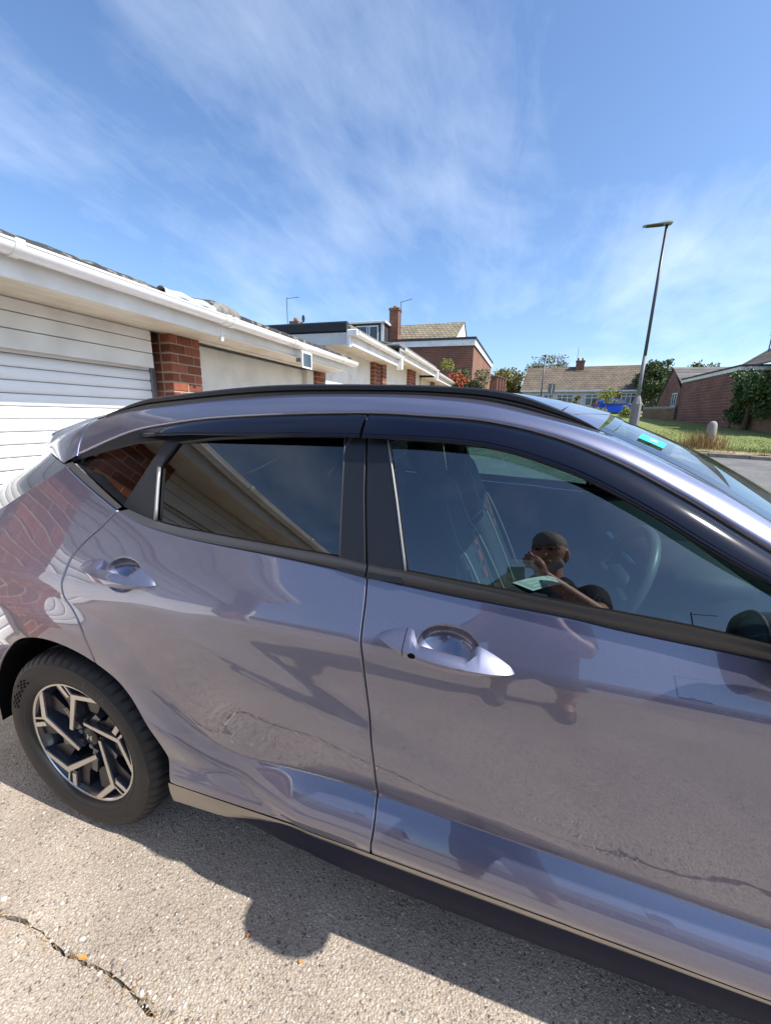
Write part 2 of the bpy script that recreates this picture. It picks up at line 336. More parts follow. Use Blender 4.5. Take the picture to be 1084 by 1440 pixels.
# twigs and blades of dead grass caught in the joint
b=MB()
for _ in range(170):
    x=random.uniform(-.3,1.2);y=random.gauss(-1.171,.010);a=random.uniform(0,6.3);l=random.uniform(.01,.035);h=random.uniform(.002,.014)
    b.tube([(x,y,-.006),(x+math.cos(a)*l*.5,y+math.sin(a)*l*.5,h),(x+math.cos(a)*l,y+math.sin(a)*l,h*.5)],[.0011,.0009,.0004],4)
tag(b.build('joint_debris','dry_grass'),'dry twigs and dead grass caught in the concrete joint','debris',kind='stuff')
mat('leaf_brown',(.32,.13,.05),rough=.7);mat('leaf_orange',(.50,.24,.06),rough=.6)
def fallen_leaf(x,y,a,l,w,m,label):
    ca,sa=math.cos(a),math.sin(a);V=[];pts=[(0,0),(.3,.42),(.7,.40),(1,0),(.7,-.40),(.3,-.42)]
    for u,v in pts: V.append((ca*u*l-sa*v*w,sa*u*l+ca*v*w,.004+.010*abs(v)*(w/.02)*.5))
    V.append((ca*.5*l,sa*.5*l,.003))
    o=mo('fallen_leaf',V,[(i,(i+1)%6,6) for i in range(6)],m);o.location=(x,y,.003);tag(o,label,'leaf','fallen leaves on the driveway');return o
fallen_leaf(.32,-1.166,.2,.030,.014,'leaf_orange','orange curled leaf lying in the slab joint')
fallen_leaf(.735,-.985,1.0,.014,.011,'leaf_brown','small brown leaf on sunlit concrete left of the rounded shadow')
fallen_leaf(.905,-.985,.3,.013,.010,'leaf_orange','tiny orange leaf inside the rounded shadow on the concrete')
# lawn, kerb
KA,KB=Vector((4.2,12.92,0)),Vector((16.0,10.15,0));kd=(KB-KA).normalized();kn=Vector((-kd.y,kd.x,0))
kerb=bpy.data.objects.new('kerb',None);COL.objects.link(kerb);kerb['kind']='structure'
L=(KB-KA).length;nk=13
for i in range(nk):
    a=KA+kd*(L*i/nk+.008);bb=KA+kd*(L*(i+1)/nk-.008);z0=zt(a.y)
    m=MB();P=[a,bb,bb+kn*.14,a+kn*.14];h=.11+random.uniform(-.008,.008)
    V=[(p.x,p.y,zt(p.y)-.08) for p in P]+[(p.x+(.015 if False else 0),p.y,zt(p.y)+h-(.02 if k<2 else 0)) for k,p in enumerate(P)]
    q=[(p+kn*.02) for p in P[:2]];V+=[(p.x,p.y,zt(p.y)+h) for p in q]
    m.add(V,[(0,1,5,4),(4,5,9,8),(8,9,6,7),(2,3,7,6),(1,2,6,9,5),(3,0,4,8,7)]);m.build('kerb_stone','kerb_stone',kerb)
def kl(u,v):
    p=KA+kd*u+kn*v;return (p.x,p.y,zt(p.y)+.105)
lawn=MB();us=[-3,0]+[i for i in range(1,26)];vs=[.141,.5,1,2,4,7,11,16,22,30]
lawn.grid([[ (lambda q:(q[0],q[1],q[2]+.03*math.sin(q[0]*1.7)*math.sin(q[1]*.9)*(v>.3)))(kl(u,v)) for u in us] for v in vs],flip=True)
tag(lawn.build('lawn','lawn',None,True),kind='structure')
# verge of bare, dry ground behind the kerb
vg=MB();vg.grid([[ (lambda q:(q[0],q[1],q[2]+.004+.03*(0<v<.8)*random.random()))(kl(u*.25,v)) for u in range(0,60)] for v in (.142,.3,.55,.8,.95)],flip=True)
mat('verge',(.36,.27,.165),rough=.95,var=(4,6,.35,.65),col2=(.20,.17,.07),bump=(30,.8,.02))
tag(vg.build('verge','verge',None,True),kind='structure')
def blades(name,m,spotf,nn,h0,h1,w,label,lean=.5):
    V=[];F=[]
    for i in range(nn):
        x,y,z=spotf();a=random.uniform(0,6.3);h=random.uniform(h0,h1);l=h*random.uniform(.1,lean);c,s=math.cos(a),math.sin(a);k=len(V)
        V+=[(x-s*w,y+c*w,z-.02),(x+s*w,y-c*w,z-.02),(x+c*l*.35+s*w*.7,y+s*l*.35-c*w*.7,z+h*.6),(x+c*l*.35-s*w*.7,y+s*l*.35+c*w*.7,z+h*.6),(x+c*l,y+s*l,z+h)]
        F+=[(k,k+1,k+2,k+3),(k+3,k+2,k+4)]
    return tag(mo(name,V,F,m),label,'grass',kind='stuff')
def lawnspot():
    while True:
        u=random.uniform(1,13);v=1+13*random.random()**1.6;q=kl(u,v);return q
blades('lawn_grass','grass',lawnspot,26000,.02,.05,.007,'short mown grass of the lawn beyond the kerb')
def drysp(u0,v0,su,sv):
    return lambda:(lambda q:(q[0],q[1],q[2]))(kl(random.gauss(u0,su),max(.16,random.gauss(v0,sv))))
# ================================================================= GARAGE ROW
def brick_pier(parent,x0,x1,y0,y1,z0,z1,name='brick_pier'):
    """core of mortar with single bricks proud of it; x1 is the front"""
    p=MB().box(x0,x1-.006,y0+.006,y1-.006,z0,z1).build(name,'mortar',parent)
    n=int(round((z1-z0)/.075));h=(z1-z0)/n
    wy=y1-y0;wx=x1-x0
    def bmesh_(l,d): return MB().box(-d/2,d/2,-l/2,l/2,-(h-.011)/2,(h-.011)/2,.004)
    cache={}
    def put(cx,cy,cz,l,d):
        k=(round(l,3),round(d,3))
        if k not in cache:
            o=bmesh_(l,d).build('brick','brick',p);cache[k]=o.data
        else:
            o=bpy.data.objects.new('brick',cache[k]);COL.objects.link(o);o.parent=p
        o.location=(cx+random.uniform(-.0015,.0015),cy,cz);o.rotation_euler=(random.uniform(-.008,.008),0,random.uniform(-.006,.006))
    for i in range(n):
        cz=z0+(i+.5)*h
        # front bricks (with depth) alternate long-short
        k=max(1,int(round(wy/.225)));seg=[wy/k]*k
        if i%2: seg=[seg[0]/2]+seg[1:]+[seg[0]/2] if k>=1 else seg
        y=y0
        for s in seg:
            put(x1-.051,y+s/2,cz,s-.010,.102);y+=s
        rest=wx-.107
        if rest>.05:
            for side in (y0,y1):
                yy=side+.051*(1 if side==y0 else -1)
                put(x0+rest/2,yy,cz,.102,rest-.008)
    return p
SLATH=.0775
def roller_door(parent,x,y0,y1,z0,z1):
    d=bpy.data.objects.new('roller_door',None);COL.objects.link(d);d.parent=parent
    prof=[(0,0.002),(.004,.0045),(.009,.012),(.0105,.024),(.0105,.052),(.009,.064),(.004,.0715),(0,.074)]
    b=MB();V=[(px,y,pz) for y in(y0,y1) for px,pz in prof];n=len(prof)
    b.add(V,[(i,i+n,i+n+1,i+1)[::-1] for i in range(n-1)])
    me=b.build('slat','door_white',d,True);k=0;z=z0;me.location=(x,0,z)
    while z+SLATH*2<z1+.03:
        z+=SLATH;o=bpy.data.objects.new('slat',me.data);COL.objects.link(o);o.parent=d;o.location=(x,0,z)
    MB().box(x-.03,x-.002,y0,y1,z0-.02,z1+.05).build('door_backing','grey_metal',d)
    for yy in (y0,y1): MB().box(x-.01,x+.03,yy-.022,yy+.022,z0-.02,z1+.03,.003).build('guide_rail','grey_metal',d)
    return d
def gutter(parent,x,y0,y1,z,r=.056,joints=()):
    b=MB();n=12;prof=[(x-r*math.cos(math.pi*k/n),z-r*.95*math.sin(math.pi*k/n)) for k in range(n+1)]
    prof=[(x-r-.002,z+.008)]+prof+[(x+r+.006,z+.006),(x+r+.003,z-.004)]
    inner=[(x+r-.006,z-.002)]+[(x+(r-.006)*math.cos(math.pi*k/n),z-(r-.006)*.9*math.sin(math.pi*k/n)) for k in range(n+1)]
    pr=prof+inner
    V=[(px,y,pz) for y in(y0,y1) for px,pz in pr];m=len(pr)
    b.add(V,[(i,i+m,(i+1)%m+m,(i+1)%m) for i in range(m)]+[tuple(range(m)),tuple(range(2*m-1,m-1,-1))])
    g=autosmooth(b.build('gutter','upvc',parent),40)
    for yj,w in joints:
        q=MB();rr=r+.009;pr2=[(x-rr*math.cos(math.pi*k/n),z+.004-rr*.97*math.sin(math.pi*k/n)) for k in range(n+1)]
        pr2=[(x-rr,z+.014)]+pr2+[(x+rr,z+.012)];V=[(px,y,pz) for y in(yj-w/2,yj+w/2) for px,pz in pr2];m2=len(pr2)
        inn=[(x+(px-x)*.9,z+(pz-z)*.9) for px,pz in pr2];V+=[(px,y,pz) for y in(yj-w/2,yj+w/2) for px,pz in inn]
        F=[(i,i+m2,i+1+m2,i+1) for i in range(m2-1)]+[(i,i+1,i+1+2*m2,i+2*m2) for i in range(m2-1)]+[(i+m2,i+1+m2,i+1+3*m2,i+3*m2) for i in range(m2-1)]
        q.add(V,F);autosmooth(q.build('gutter_bracket','upvc',g),40)
    return g
def boards(parent,name,m,x,y0,y1,zs,t=.02):
    for a,b_ in zip(zs[:-1],zs[1:]): MB().box(x-t,x,y0,y1,a+.0025,b_-.0025,.0025).build(name,m,parent)
# ---- nearest garage block
G=thing('garage_block',(-1.5,0,0),'nearest white roller-door garage block with brick pier behind the car','garage','garages in the row')
G.location=(0,0,0)
ZS=2.10
MB().box(-6.4,-1.66,-4.10,4.08,-.02,2.2).build('wall','render_white',G)
roller_door(G,-1.585,-1.20,1.06,.02,1.90)
roller_door(G,-1.585,-3.78,-1.80,.02,1.90)
for y0,y1 in ((-1.235,1.075),(-3.80,-1.76)):
    boards(G,'header_board','fascia_white',-1.468,y0,y1-.085 if y0>-2 else y1,[1.815,1.926,2.021,2.098]);MB().box(-1.66,-1.49,y0+.02,y1-.1,1.835,2.095).build('header_box','grey_metal',G)
brick_pier(G,-1.66,-1.385,1.085,1.425,-.02,2.10)
brick_pier(G,-1.66,-1.385,-1.76,-1.245,-.02,2.10)
brick_pier(G,-1.66,-1.385,-4.12,-3.80,-.02,2.10)
# up-and-over door of plain panels, next garage
boards(G,'door_panel','door_white',-1.60,1.44,3.60,[.02,.42,.84,1.26,1.66],.03)
MB().box(-1.66,-1.575,1.44,3.60,1.665,2.095,.004).build('header_board','fascia_white',G)
MB().box(-1.66,-1.50,3.60,3.80,-.02,2.095,.004).build('door_post','fascia_white',G)
brick_pier(G,-1.66,-1.46,3.80,4.06,-.02,2.10)
# eaves: soffit boards, fascia in two lengths, gutter
for k in range(4): MB().box(-1.47+k*.108,-1.47+(k+1)*.108-.004,-4.18,1.30 if k else 4.05,2.098,2.112,.002).build('soffit_board','soffit_cream',G)
for k in range(1,4): MB().box(-1.47+k*.108,-1.47+(k+1)*.108-.004,1.302,4.05,2.105,2.119,.002).build('soffit_board','soffit_cream',G)
MB().box(-1.062,-1.04,-4.18,1.29,2.092,2.245,.002).build('fascia','fascia_white',G)
MB().box(-1.066,-1.044,1.31,4.05,2.098,2.245,.002).build('fascia','fascia_white',G)
MB().box(-1.062,-1.036,1.285,1.315,2.06,2.20,.002).build('fascia_joint','fascia_white',G)
gutter(G,-.982,-4.26,4.12,2.232,.058,[(-3.4,.05),(-2.2,.04),(-.19,.04),(1.26,.05),(1.345,.05),(2.32,.035),(3.62,.035),(-1.15,.035)])
# felt roof with a lumpy, mossy front edge, a pale patch and a hump
rf=MB();rows=[]
for i in range(0,220):
    y=-4.2+i*(8.30/219)
    h=.004*math.sin(y*5)+.003*math.sin(y*23+1)+random.uniform(-.004,.004)
    if y>.95: h=h*.4+.02
    hump=.040*math.exp(-((y-1.30)/.16)**2)
    rows.append([(-1.035+random.uniform(-.004,.004),y,2.243),(-1.04+.3*h,y,2.285+h+hump*.6),(-1.09,y,2.315+h*.7+hump),(-1.5,y,2.33+hump*.6),(-6.4,y,2.20)])
autosmooth(rf.grid(rows).build('felt_roof','felt',G),60)
fl=MB();rows=[]
for i in range(30):
    y=.72+i*.5/29;rows.append([(-1.03+.042*math.cos(a)-.02,y,2.282+.034*math.sin(a)+.006*math.sin(y*30)) for a in [k*math.pi/8 for k in range(-1,9)]])
fl.grid(rows).build('flashing_roll','flashing',G,True)
hp=MB();rows=[]
for i in range(24):
    y=1.20+i*.34/23;e=math.sin(math.pi*i/23)**.5;rows.append([(-1.06+.062*math.cos(a)*(.6+.4*e),y,2.285+(.028+.045*e)*math.sin(a)+.006*math.sin(y*60)) for a in [k*math.pi/8 for k in range(-1,9)]])
hp.grid(rows).build('felt_hump','felt_grey',G,True)
MB().tube([(-1.30,-4.0,2.09),(-1.30,-4.0,.02)],.034,10).build('downpipe','upvc',G,True)
# small solar light on the fascia
sl=thing('solar_light',(-.985,2.53,2.08),'small white framed solar light fixed below the gutter','solar light');sl.location=(0,0,0)
MB().prism([(-.11,-.085),(.11,-.085),(.11,.085),(-.11,.085)],lambda p:(-.915,2.53+p[0],2.065+p[1]),lambda p:(-.935,2.53+p[0],2.075+p[1])).build('frame','upvc',sl,fix=True)
MB().prism([(-.09,-.068),(.09,-.068),(.09,.068),(-.09,.068)],lambda p:(-.9125,2.53+p[0],2.065+p[1]),lambda p:(-.92,2.53+p[0],2.069+p[1])).build('panel','pane',sl,fix=True)
MB().box(-1.04,-.93,2.50,2.56,2.05,2.09).build('bracket','grey_metal',sl)
# ---- further units, stepping up the slope
def unit(y0,y1,zg,label,piers,doors,felt='felt_black',end=True,tiles=False):
    g=thing('garage',(0,0,0),label,'garage','garages in the row');zs=zg-.13
    MB().box(-6.4,-1.6,y0+.05,y1,-.02,zg).build('wall','render_white',g)
    for a,b_ in piers: brick_pier(g,-1.66,-1.42,a,b_,1.0,zs)
    for a,b_,m in doors:
        boards(g,'door_panel',m,-1.52,a,b_,[.3+zt(y0),.8+zt(y0),1.3+zt(y0),1.75+zt(y0)],.03);MB().box(-1.6,-1.50,a,b_,1.755+zt(y0),zs,.003).build('header_board',m,g)
    MB().box(-1.5,-1.06,y0,y1,zs-.002,zs+.012).build('soffit','soffit_cream',g)
    MB().box(-1.062,-1.04,y0,y1,zs-.045,zg+.01,.002).build('fascia','fascia_white',g)
    gutter(g,-.982,y0,y1+.03,zg,.056,[(y0+.03,.05),((y0+y1)/2,.04),(y1-.05,.05)])
    MB().box(-1.06,-.93,y1-.12,y1-.05,zs-.12,zg-.05,.01).build('downpipe_outlet','upvc',g)
    if end:  # end verge facing the camera: black felt edge over a white board
        MB().box(-6.4,-1.09,y0-.04,y0+.03,zg+.005,zg+.155,.02).build('felt_edge',felt,g)
        MB().box(-6.4,-1.115,y0-.02,y0+.045,zg-.17,zg+.002,.004).build('end_fascia','fascia_white',g)
        MB().box(-1.105,-1.05,y0-.05,y0+.02,zg-.20,zg+.02,.004).build('corner_post','upvc',g)
        MB().box(-1.10,-.93,y0-.06,y0-.002,zg-.06,zg+.035,.012).build('gutter_stop_end','upvc',g)
    MB().box(-6.4,-1.03,y0-.03,y1,zg+.012,zg+.10,.02).build('roof_felt','felt_grey' if not tiles else 'tiles_grey',g)
    if tiles:
        for k in range(26):
            yy=y0+.1+k*(y1-y0-.15)/26;MB().tube([(-.99,yy,zg+.04),(-1.5,yy,zg+.14)],.05,6).build('corrugation','felt_grey',g,True)
    return g
unit(4.14,6.72,2.665,'garage with raised black felt edge next to the solar light',[(6.28,6.70)],[(4.2,6.25,'fascia_white')])
unit(6.80,10.85,2.85,'garage with corrugated roof edge, third along the row',[(6.82,7.1),(9.2,9.9)],[(7.12,9.18,'door_cream'),(9.92,10.7,'door_cream')],end=False,tiles=True)
unit(10.95,15.0,2.79,'farthest low garage in the row beside the flowering shrub',[(12.4,12.8)],[(11,12.38,'door_cream'),(12.82,14.9,'door_cream')],end=False)
BZ=np.array([.15,.20,.26,.30,.34,.38,.42,.46,.52,.60,.70,.80,.88,.94,.97,.985,.995,1.01,1.03,1.05,1.10,1.15,1.2,1.26,1.34])
BY=np.array([.755,.768,.786,.801,.818,.834,.846,.854,.864,.874,.886,.8965,.9035,.9065,.9065,.9050,.9012,.8945,.8855,.8763,.8530,.8310,.8095,.7830,.7460])
def herm(xs,ys):
    h=np.diff(xs);d=np.diff(ys)/h;m=np.empty_like(ys)
    m[1:-1]=(d[:-1]*h[1:]+d[1:]*h[:-1])/(h[1:]+h[:-1]);m[0]=d[0];m[-1]=d[-1]
    def f(x):
        x=np.asarray(x,float);i=np.clip(np.searchsorted(xs,x)-1,0,len(xs)-2)
        t=np.clip((x-xs[i])/h[i],0,1);t2=t*t;t3=t2*t
        return (2*t3-3*t2+1)*ys[i]+(t3-2*t2+t)*h[i]*m[i]+(3*t2-2*t3)*ys[i+1]+(t3-t2)*h[i]*m[i+1]
    return f
bprof=herm(BZ,BY)
def sst(a,b,x):
    t=np.clip((x-a)/(b-a),0,1);return t*t*(3-2*t)
LEDGE=np.array([(-.75,.955),(-.5,.965),(-.224,.957),(-.005,.945),(.131,.920),(.253,.882),(.320,.825),(.368,.771),(.430,.683),(.490,.607),(.550,.545),(.620,.510),(.70,.503),(.861,.519),(.98,.526),(1.086,.524),(1.391,.508),(1.688,.495),(1.919,.483),(2.10,.49),(2.16,.56),(2.2,.66),(2.28,.8),(2.42,.9),(2.66,.94),(3.0,.92),(3.6,.9)])
def ledge_s(x,z):
    x=np.asarray(x,float);z=np.asarray(z,float)
    best=np.full(np.broadcast(x,z).shape,9.)
    A=LEDGE[:-1];B=LEDGE[1:]
    for a,b in zip(A,B):
        d=b-a;t=np.clip(((x-a[0])*d[0]+(z-a[1])*d[1])/(d@d),0,1)
        best=np.minimum(best,np.hypot(x-a[0]-t*d[0],z-a[1]-t*d[1]))
    P=np.vstack([LEDGE,[(3.6,-1),(-.75,-1)]]);ins=np.zeros(best.shape,bool)
    for a,b in zip(P,np.roll(P,-1,0)):
        if a[1]==b[1]: continue
        c=((a[1]>z)!=(b[1]>z))&(x<(b[0]-a[0])*(z-a[1])/(b[1]-a[1])+a[0]);ins^=c
    return np.where(ins,best,-best)
CUPS=[(1.246,1.004,.068,.043),(.330,1.034,.064,.041)]
def yL(x,z,cups=True):
    x=np.asarray(x,float);z=np.asarray(z,float)
    y=bprof(z)-.05*(np.clip(.1-x,0,9)/.6)**2-.35*np.clip(-.5-x,0,9)**2*8-.03*(np.clip(x-1.9,0,9)/.8)**2-.8*np.clip(x-2.95,0,9)**2
    s=ledge_s(x,z);u=np.clip(s/.115,0,1);amp=(.075-.053*sst(.54,.70,z))*(.50+.50*np.maximum(sst(.62,.92,x),1-sst(.35,.45,z)))
    soft=sst(.48,.62,z);y=y-.0022*np.exp(-(np.clip(-s,0,9)/.0045)**2)*(s<0)*sst(.4,.9,x);y=y+amp*((1.5*u-.5*u**3)*(1-.75*soft)+.75*soft*u*u*(3-2*u))
    # faint diagonal crease over both doors
    q=-((x-.635)*.23+(z-.968)*.61)/.652
    y=y+.011*sst(0,.10,q)*(1-sst(.10,.36,q))*sst(.42,.75,x)*(1-sst(1.25,1.75,x))*sst(.5,.6,z)
    if cups:
        for cx,cz,rx,rz in CUPS:
            e=np.hypot((x-cx)/rx,(z-cz)/rz);y=y-.044*np.clip(1-e*e,0,1)**.62
    return y
def yG(x,z):
    x=np.asarray(x,float);z=np.asarray(z,float)
    return .850-.372*(z-1.13)-.12*(z-1.13)**2-.027*np.clip(1.95-x,0,9)**2+.02-.02*np.clip(x-1.95,0,9)
# ================================================================= THE CAR
CAR=thing('parked_car',(0,0,0),'lavender blue hatchback car with black roof rails and tinted windows','car')
EPS=.003
def surfP(Y,off,x,z):
    x=np.asarray(x,float);z=np.asarray(z,float)
    y=Y(x,z)+(off(x,z) if callable(off) else off)
    f=(lambda a,b:Y(a,b)+off(a,b)) if callable(off) else (lambda a,b:Y(a,b)+off)
    gx=(f(x+EPS,z)-f(x-EPS,z))/(2*EPS);gz=(f(x,z+EPS)-f(x,z-EPS))/(2*EPS)
    n=np.stack([-gx,-np.ones_like(gx),-gz],-1);n/=np.linalg.norm(n,axis=-1,keepdims=True)
    return np.stack([x,-y,z],-1),n
def area(P): return .5*sum(P[i][0]*P[(i+1)%len(P)][1]-P[(i+1)%len(P)][0]*P[i][1] for i in range(len(P)))
def resample(P,step):
    out=[]
    for i in range(len(P)):
        a=np.array(P[i],float);b=np.array(P[(i+1)%len(P)],float);d=np.linalg.norm(b-a)
        if d<1e-5: continue
        n=max(1,int(math.ceil(d/step)));out+=[a+(b-a)*k/n for k in range(n)]
    return out
def vnorm(P):
    P=np.array(P);e=np.roll(P,-1,0)-P;e/=np.maximum(np.linalg.norm(e,axis=1,keepdims=True),1e-9)
    n=np.stack([e[:,1],-e[:,0]],1);m=n+np.roll(n,1,0);l=np.linalg.norm(m,axis=1,keepdims=True);m/=np.maximum(l,1e-6)
    c=np.clip((m*n).sum(1,keepdims=True),.5,1);return m,m/c
def inside(P,x,z):
    ins=np.zeros(x.shape,bool);P=np.array(P)
    for a,b in zip(P,np.roll(P,-1,0)):
        if a[1]==b[1]: continue
        ins^=((a[1]>z)!=(b[1]>z))&(x<(b[0]-a[0])*(z-a[1])/(b[1]-a[1])+a[0])
    return ins
def _ledge_lines():
    # smooth the digitised crease, then lines hugging it on both sides
    P=np.array(catmull(LEDGE,.012));n=np.gradient(P,axis=0);n/=np.linalg.norm(n,axis=1,keepdims=True);n=np.stack([-n[:,1],n[:,0]],1)
    out=[P]
    for d in (.0088,.0062,.0040,.0022,.0008,-.0012,-.010,-.020,-.031,-.043,-.056,-.070,-.085,-.100,-.116):
        Q=P+n*d;dist=np.abs(ledge_s(Q[:,0],Q[:,1]));keep=dist>.85*abs(d);out.append(Q[keep])
    return out
LEDGE=np.array(catmull(LEDGE,.02));LEDGE_LINES=_ledge_lines()
def panel(name,poly,Y,m,parent,off=0.,ret=.014,r=.003,step=.02,fine=(),gap=.0,far=True,crease=False):
    P=[tuple(p) for p in poly]
    if area(P)<0:P=P[::-1]
    P=resample(P,step)
    unit,mit=vnorm(P);outer=np.array(P)-mit*gap;inner=outer-mit*r
    deep=outer-mit*(r+step*.45)
    x0,z0=inner.min(0);x1,z1=inner.max(0)
    gx,gz=np.meshgrid(np.arange(x0,x1,step),np.arange(z0,z1,step));gx=gx.ravel().copy();gz=gz.ravel().copy()
    keep=np.ones(gx.shape,bool);extra=[]
    for cx,cz,rx,rz,st in fine:
        e=np.hypot((gx-cx)/rx,(gz-cz)/rz);keep&=e>1.22
        ee=[];zz_=[]
        for e_ in (.10,.3,.5,.66,.78,.87,.93,.965,.985,1.0,1.02,1.06,1.12):
            m_=8 if e_<.2 else 22 if e_<.6 else 56;th=np.linspace(0,2*np.pi,m_,endpoint=False);ee.append(cx+rx*e_*np.cos(th));zz_.append(cz+rz*e_*np.sin(th))
        extra.append((np.concatenate(ee),np.concatenate(zz_)))
    gx=np.concatenate([gx[keep]]+[e[0] for e in extra]);gz=np.concatenate([gz[keep]]+[e[1] for e in extra])
    k=inside(deep,gx,gz);gx,gz=gx[k],gz[k]
    # drop points of the grid that come too near the border
    if len(gx):
        d=np.min(np.hypot(gx[:,None]-inner[None,:,0],gz[:,None]-inner[None,:,1]),axis=1);st=step*.4 if not fine else .003
        k=d>st;gx,gz=gx[k],gz[k]
    cl=[];ce=[]
    if crease:
        lines=LEDGE_LINES;allp=np.vstack(lines)
        k=inside(deep,allp[:,0],allp[:,1]);
        if len(gx):
            e0=np.ones(gx.shape,bool);near=np.min(np.hypot(gx[:,None]-allp[None,:,0],gz[:,None]-allp[None,:,1]),axis=1)>.0055;gx,gz=gx[near],gz[near]
        for ln in lines:
            ok=inside(deep,ln[:,0],ln[:,1]);prev=None
            for q,f in zip(ln,ok):
                if f:
                    cl.append(tuple(q));
                    if prev is not None: ce.append((prev,len(cl)-1))
                    prev=len(cl)-1
                else: prev=None
    nb=len(inner);nc=len(cl);pts=[Vector((a,b)) for a,b in inner]+[Vector(q) for q in cl]+[Vector((a,b)) for a,b in zip(gx,gz)]
    vo,_,fo,ov,_,_=delaunay_2d_cdt(pts,[(a+nb,b+nb) for a,b in ce],[list(range(nb))],1,1e-7)
    idx={}
    for i,l in enumerate(ov):
        for q in l: idx[q]=i
    X=np.array([v.x for v in vo]);Z=np.array([v.y for v in vo]);V,N=surfP(Y,off,X,Z);V=list(V);N=list(N);F=[]
    for f in fo:
        if len(f)<3: continue
        f=list(f)
        if area([(X[i],Z[i]) for i in f])<0:f=f[::-1]
        F.append(f)
    bi=[idx.get(i) for i in range(nb)]
    if ret>0 and None not in bi:
        Vo,No=surfP(Y,off,outer[:,0],outer[:,1]);t3=np.stack([unit[:,0],np.zeros(nb),unit[:,1]],1)
        n1=No+t3*1.0;n1/=np.linalg.norm(n1,axis=1,keepdims=True)
        a=len(V);V+=list(Vo-No*r*.8);N+=list(n1);b=len(V);V+=list(Vo-No*ret);N+=list(t3)
        for i in range(nb):
            j=(i+1)%nb;F.append((bi[i],a+i,a+j,bi[j]));F.append((a+i,b+i,b+j,a+j))
    o=mo(name,V,F,m,parent,N=N)
    if far: mirror(o)
    return o
FAR={}
def mirror(o,parent=None):
    c=o.copy();COL.objects.link(c);c.scale=(o.scale[0],-o.scale[1],o.scale[2]);FAR[o.name]=c
    if o.parent is not None and o.parent.name in FAR: c.parent=FAR[o.parent.name];c.scale=o.scale
    return c
def C2(P,step=.025): return [tuple(p) for p in catmull(P,step)]
def arc(cx,cz,r,a0,a1,n=24): return [(cx+r*math.cos(R(a0+(a1-a0)*i/n)),cz+r*math.sin(R(a0+(a1-a0)*i/n))) for i in range(n+1)]
# ---- curves in the (x,z) side view
BELT=C2([(.248,1.196),(.342,1.169),(.514,1.148),(.826,1.134),(1.042,1.121),(1.161,1.112),(1.316,1.105),(1.475,1.100),(1.562,1.093),(1.801,1.081),(2.04,1.066)])
BGAP=C2([(1.043,1.121),(1.048,1.06),(1.050,1.0),(1.058,.931),(1.072,.779),(1.082,.639),(1.086,.525),(1.091,.464),(1.087,.41),(1.085,.376)])
RGAP=C2([(.248,1.196),(.207,1.149),(.158,1.104),(.124,1.06),(.111,1.004),(.110,.94),(.130,.912),(.152,.871),(.168,.818),(.178,.77),(.183,.7227)],.012)
AR=.418
SILL=C2([(.418,.352),(.60,.360),(.808,.368),(1.085,.376),(1.33,.376),(1.565,.372),(1.954,.362),(2.12,.356)])
def cut(c,x0,x1): return [q for q in c if x0<=q[0]<=x1]
a_r=64.0
fender_arc=arc(0,.347,AR,a_r,1.5,26)
fh=(*CUPS[0],0);rh=(*CUPS[1],0)
# rear door: gap line down to the arch, arch, sill, B gap up, belt back
rear=RGAP+fender_arc[1:]+cut(SILL,.425,1.080)+[(1.085,.376)]+BGAP[::-1][1:]+[q for q in BELT[::-1] if .26<q[0]<1.035]
front=BGAP+cut(SILL,1.10,2.11)+C2([(2.12,.356),(2.15,.40),(2.165,.52),(2.16,.75),(2.12,.93),(2.04,1.066)])+[q for q in BELT[::-1] if 1.055<q[0]<2.03]
DR=panel('rear_door',rear,yL,'paint',CAR,crease=True,fine=[rh],gap=.0022,step=.016)
DF=panel('front_door',front,yL,'paint',CAR,crease=True,fine=[fh],gap=.0022,step=.016)
DR['label']='lavender rear door with handle and tinted window';DF['label']='lavender front door with keyhole handle and clear window'
quarter=C2([(-.012,1.307),(.111,1.252),(.246,1.196)],.015)+RGAP[1:]+arc(0,.347,AR,a_r,205,40)[1:]+[(-.50,.22),(-.60,.24),(-.60,.6),(-.60,1.0)]+C2([(-.60,1.03),(-.45,1.075),(-.268,1.163),(-.143,1.231),(-.012,1.307)])[:-1]
panel('quarter_panel',quarter,yL,'paint',CAR,crease=True,gap=.0022,step=.018)
fend=[(2.12,.356)]+C2([(2.12,.356),(2.15,.40),(2.165,.52),(2.16,.75),(2.12,.93),(2.04,1.066)])[1:]+C2([(2.3,1.055),(2.7,1.02),(3.1,.95),(3.4,.86)])+[(3.42,.6),(3.40,.3),(3.2,.2),(3.06,.2)]+arc(2.66,.347,AR,-12,184,40)+[(2.25,.30)]
panel('front_wing',fend[::1],yL,'paint',CAR,crease=True,gap=.0022,step=.03)
# ---- sill trim and cladding
def yS(x,z): return yL(x,z,False)
def zs_(x): return np.interp(x,[q[0] for q in SILL],[q[1] for q in SILL])
def strip3(name,top,bot,m,parent=CAR,n=6,far=True,bulge=0,close=True):
    """loft between two 3D polylines (same count)"""
    rows=[]
    for k in range(n+1):
        t=k/n;rows.append([tuple(np.array(a)*(1-t)+np.array(b)*t+np.array([0,-bulge*math.sin(math.pi*t),0])) for a,b in zip(top,bot)])
    o=MB().grid(rows,flip=True).build(name,m,parent,True)
    if far: mirror(o)
    return o
xs=np.linspace(.405,2.12,60);zS=zs_(xs);yb=yL(xs,zS,False)
zl=np.interp(xs,[.39,.6,.72,.82,1.08,2.2],[.262,.280,.318,.340,.339,.330])
shad=[(x,-(y-.012),z-.004) for x,y,z in zip(xs,yb,zS)]
top=[(x,-(y-.003),z-.0055) for x,y,z in zip(xs,yb,zS)]
bot=[(x,-(y-.014),z) for x,y,z in zip(xs,yb,zl)]
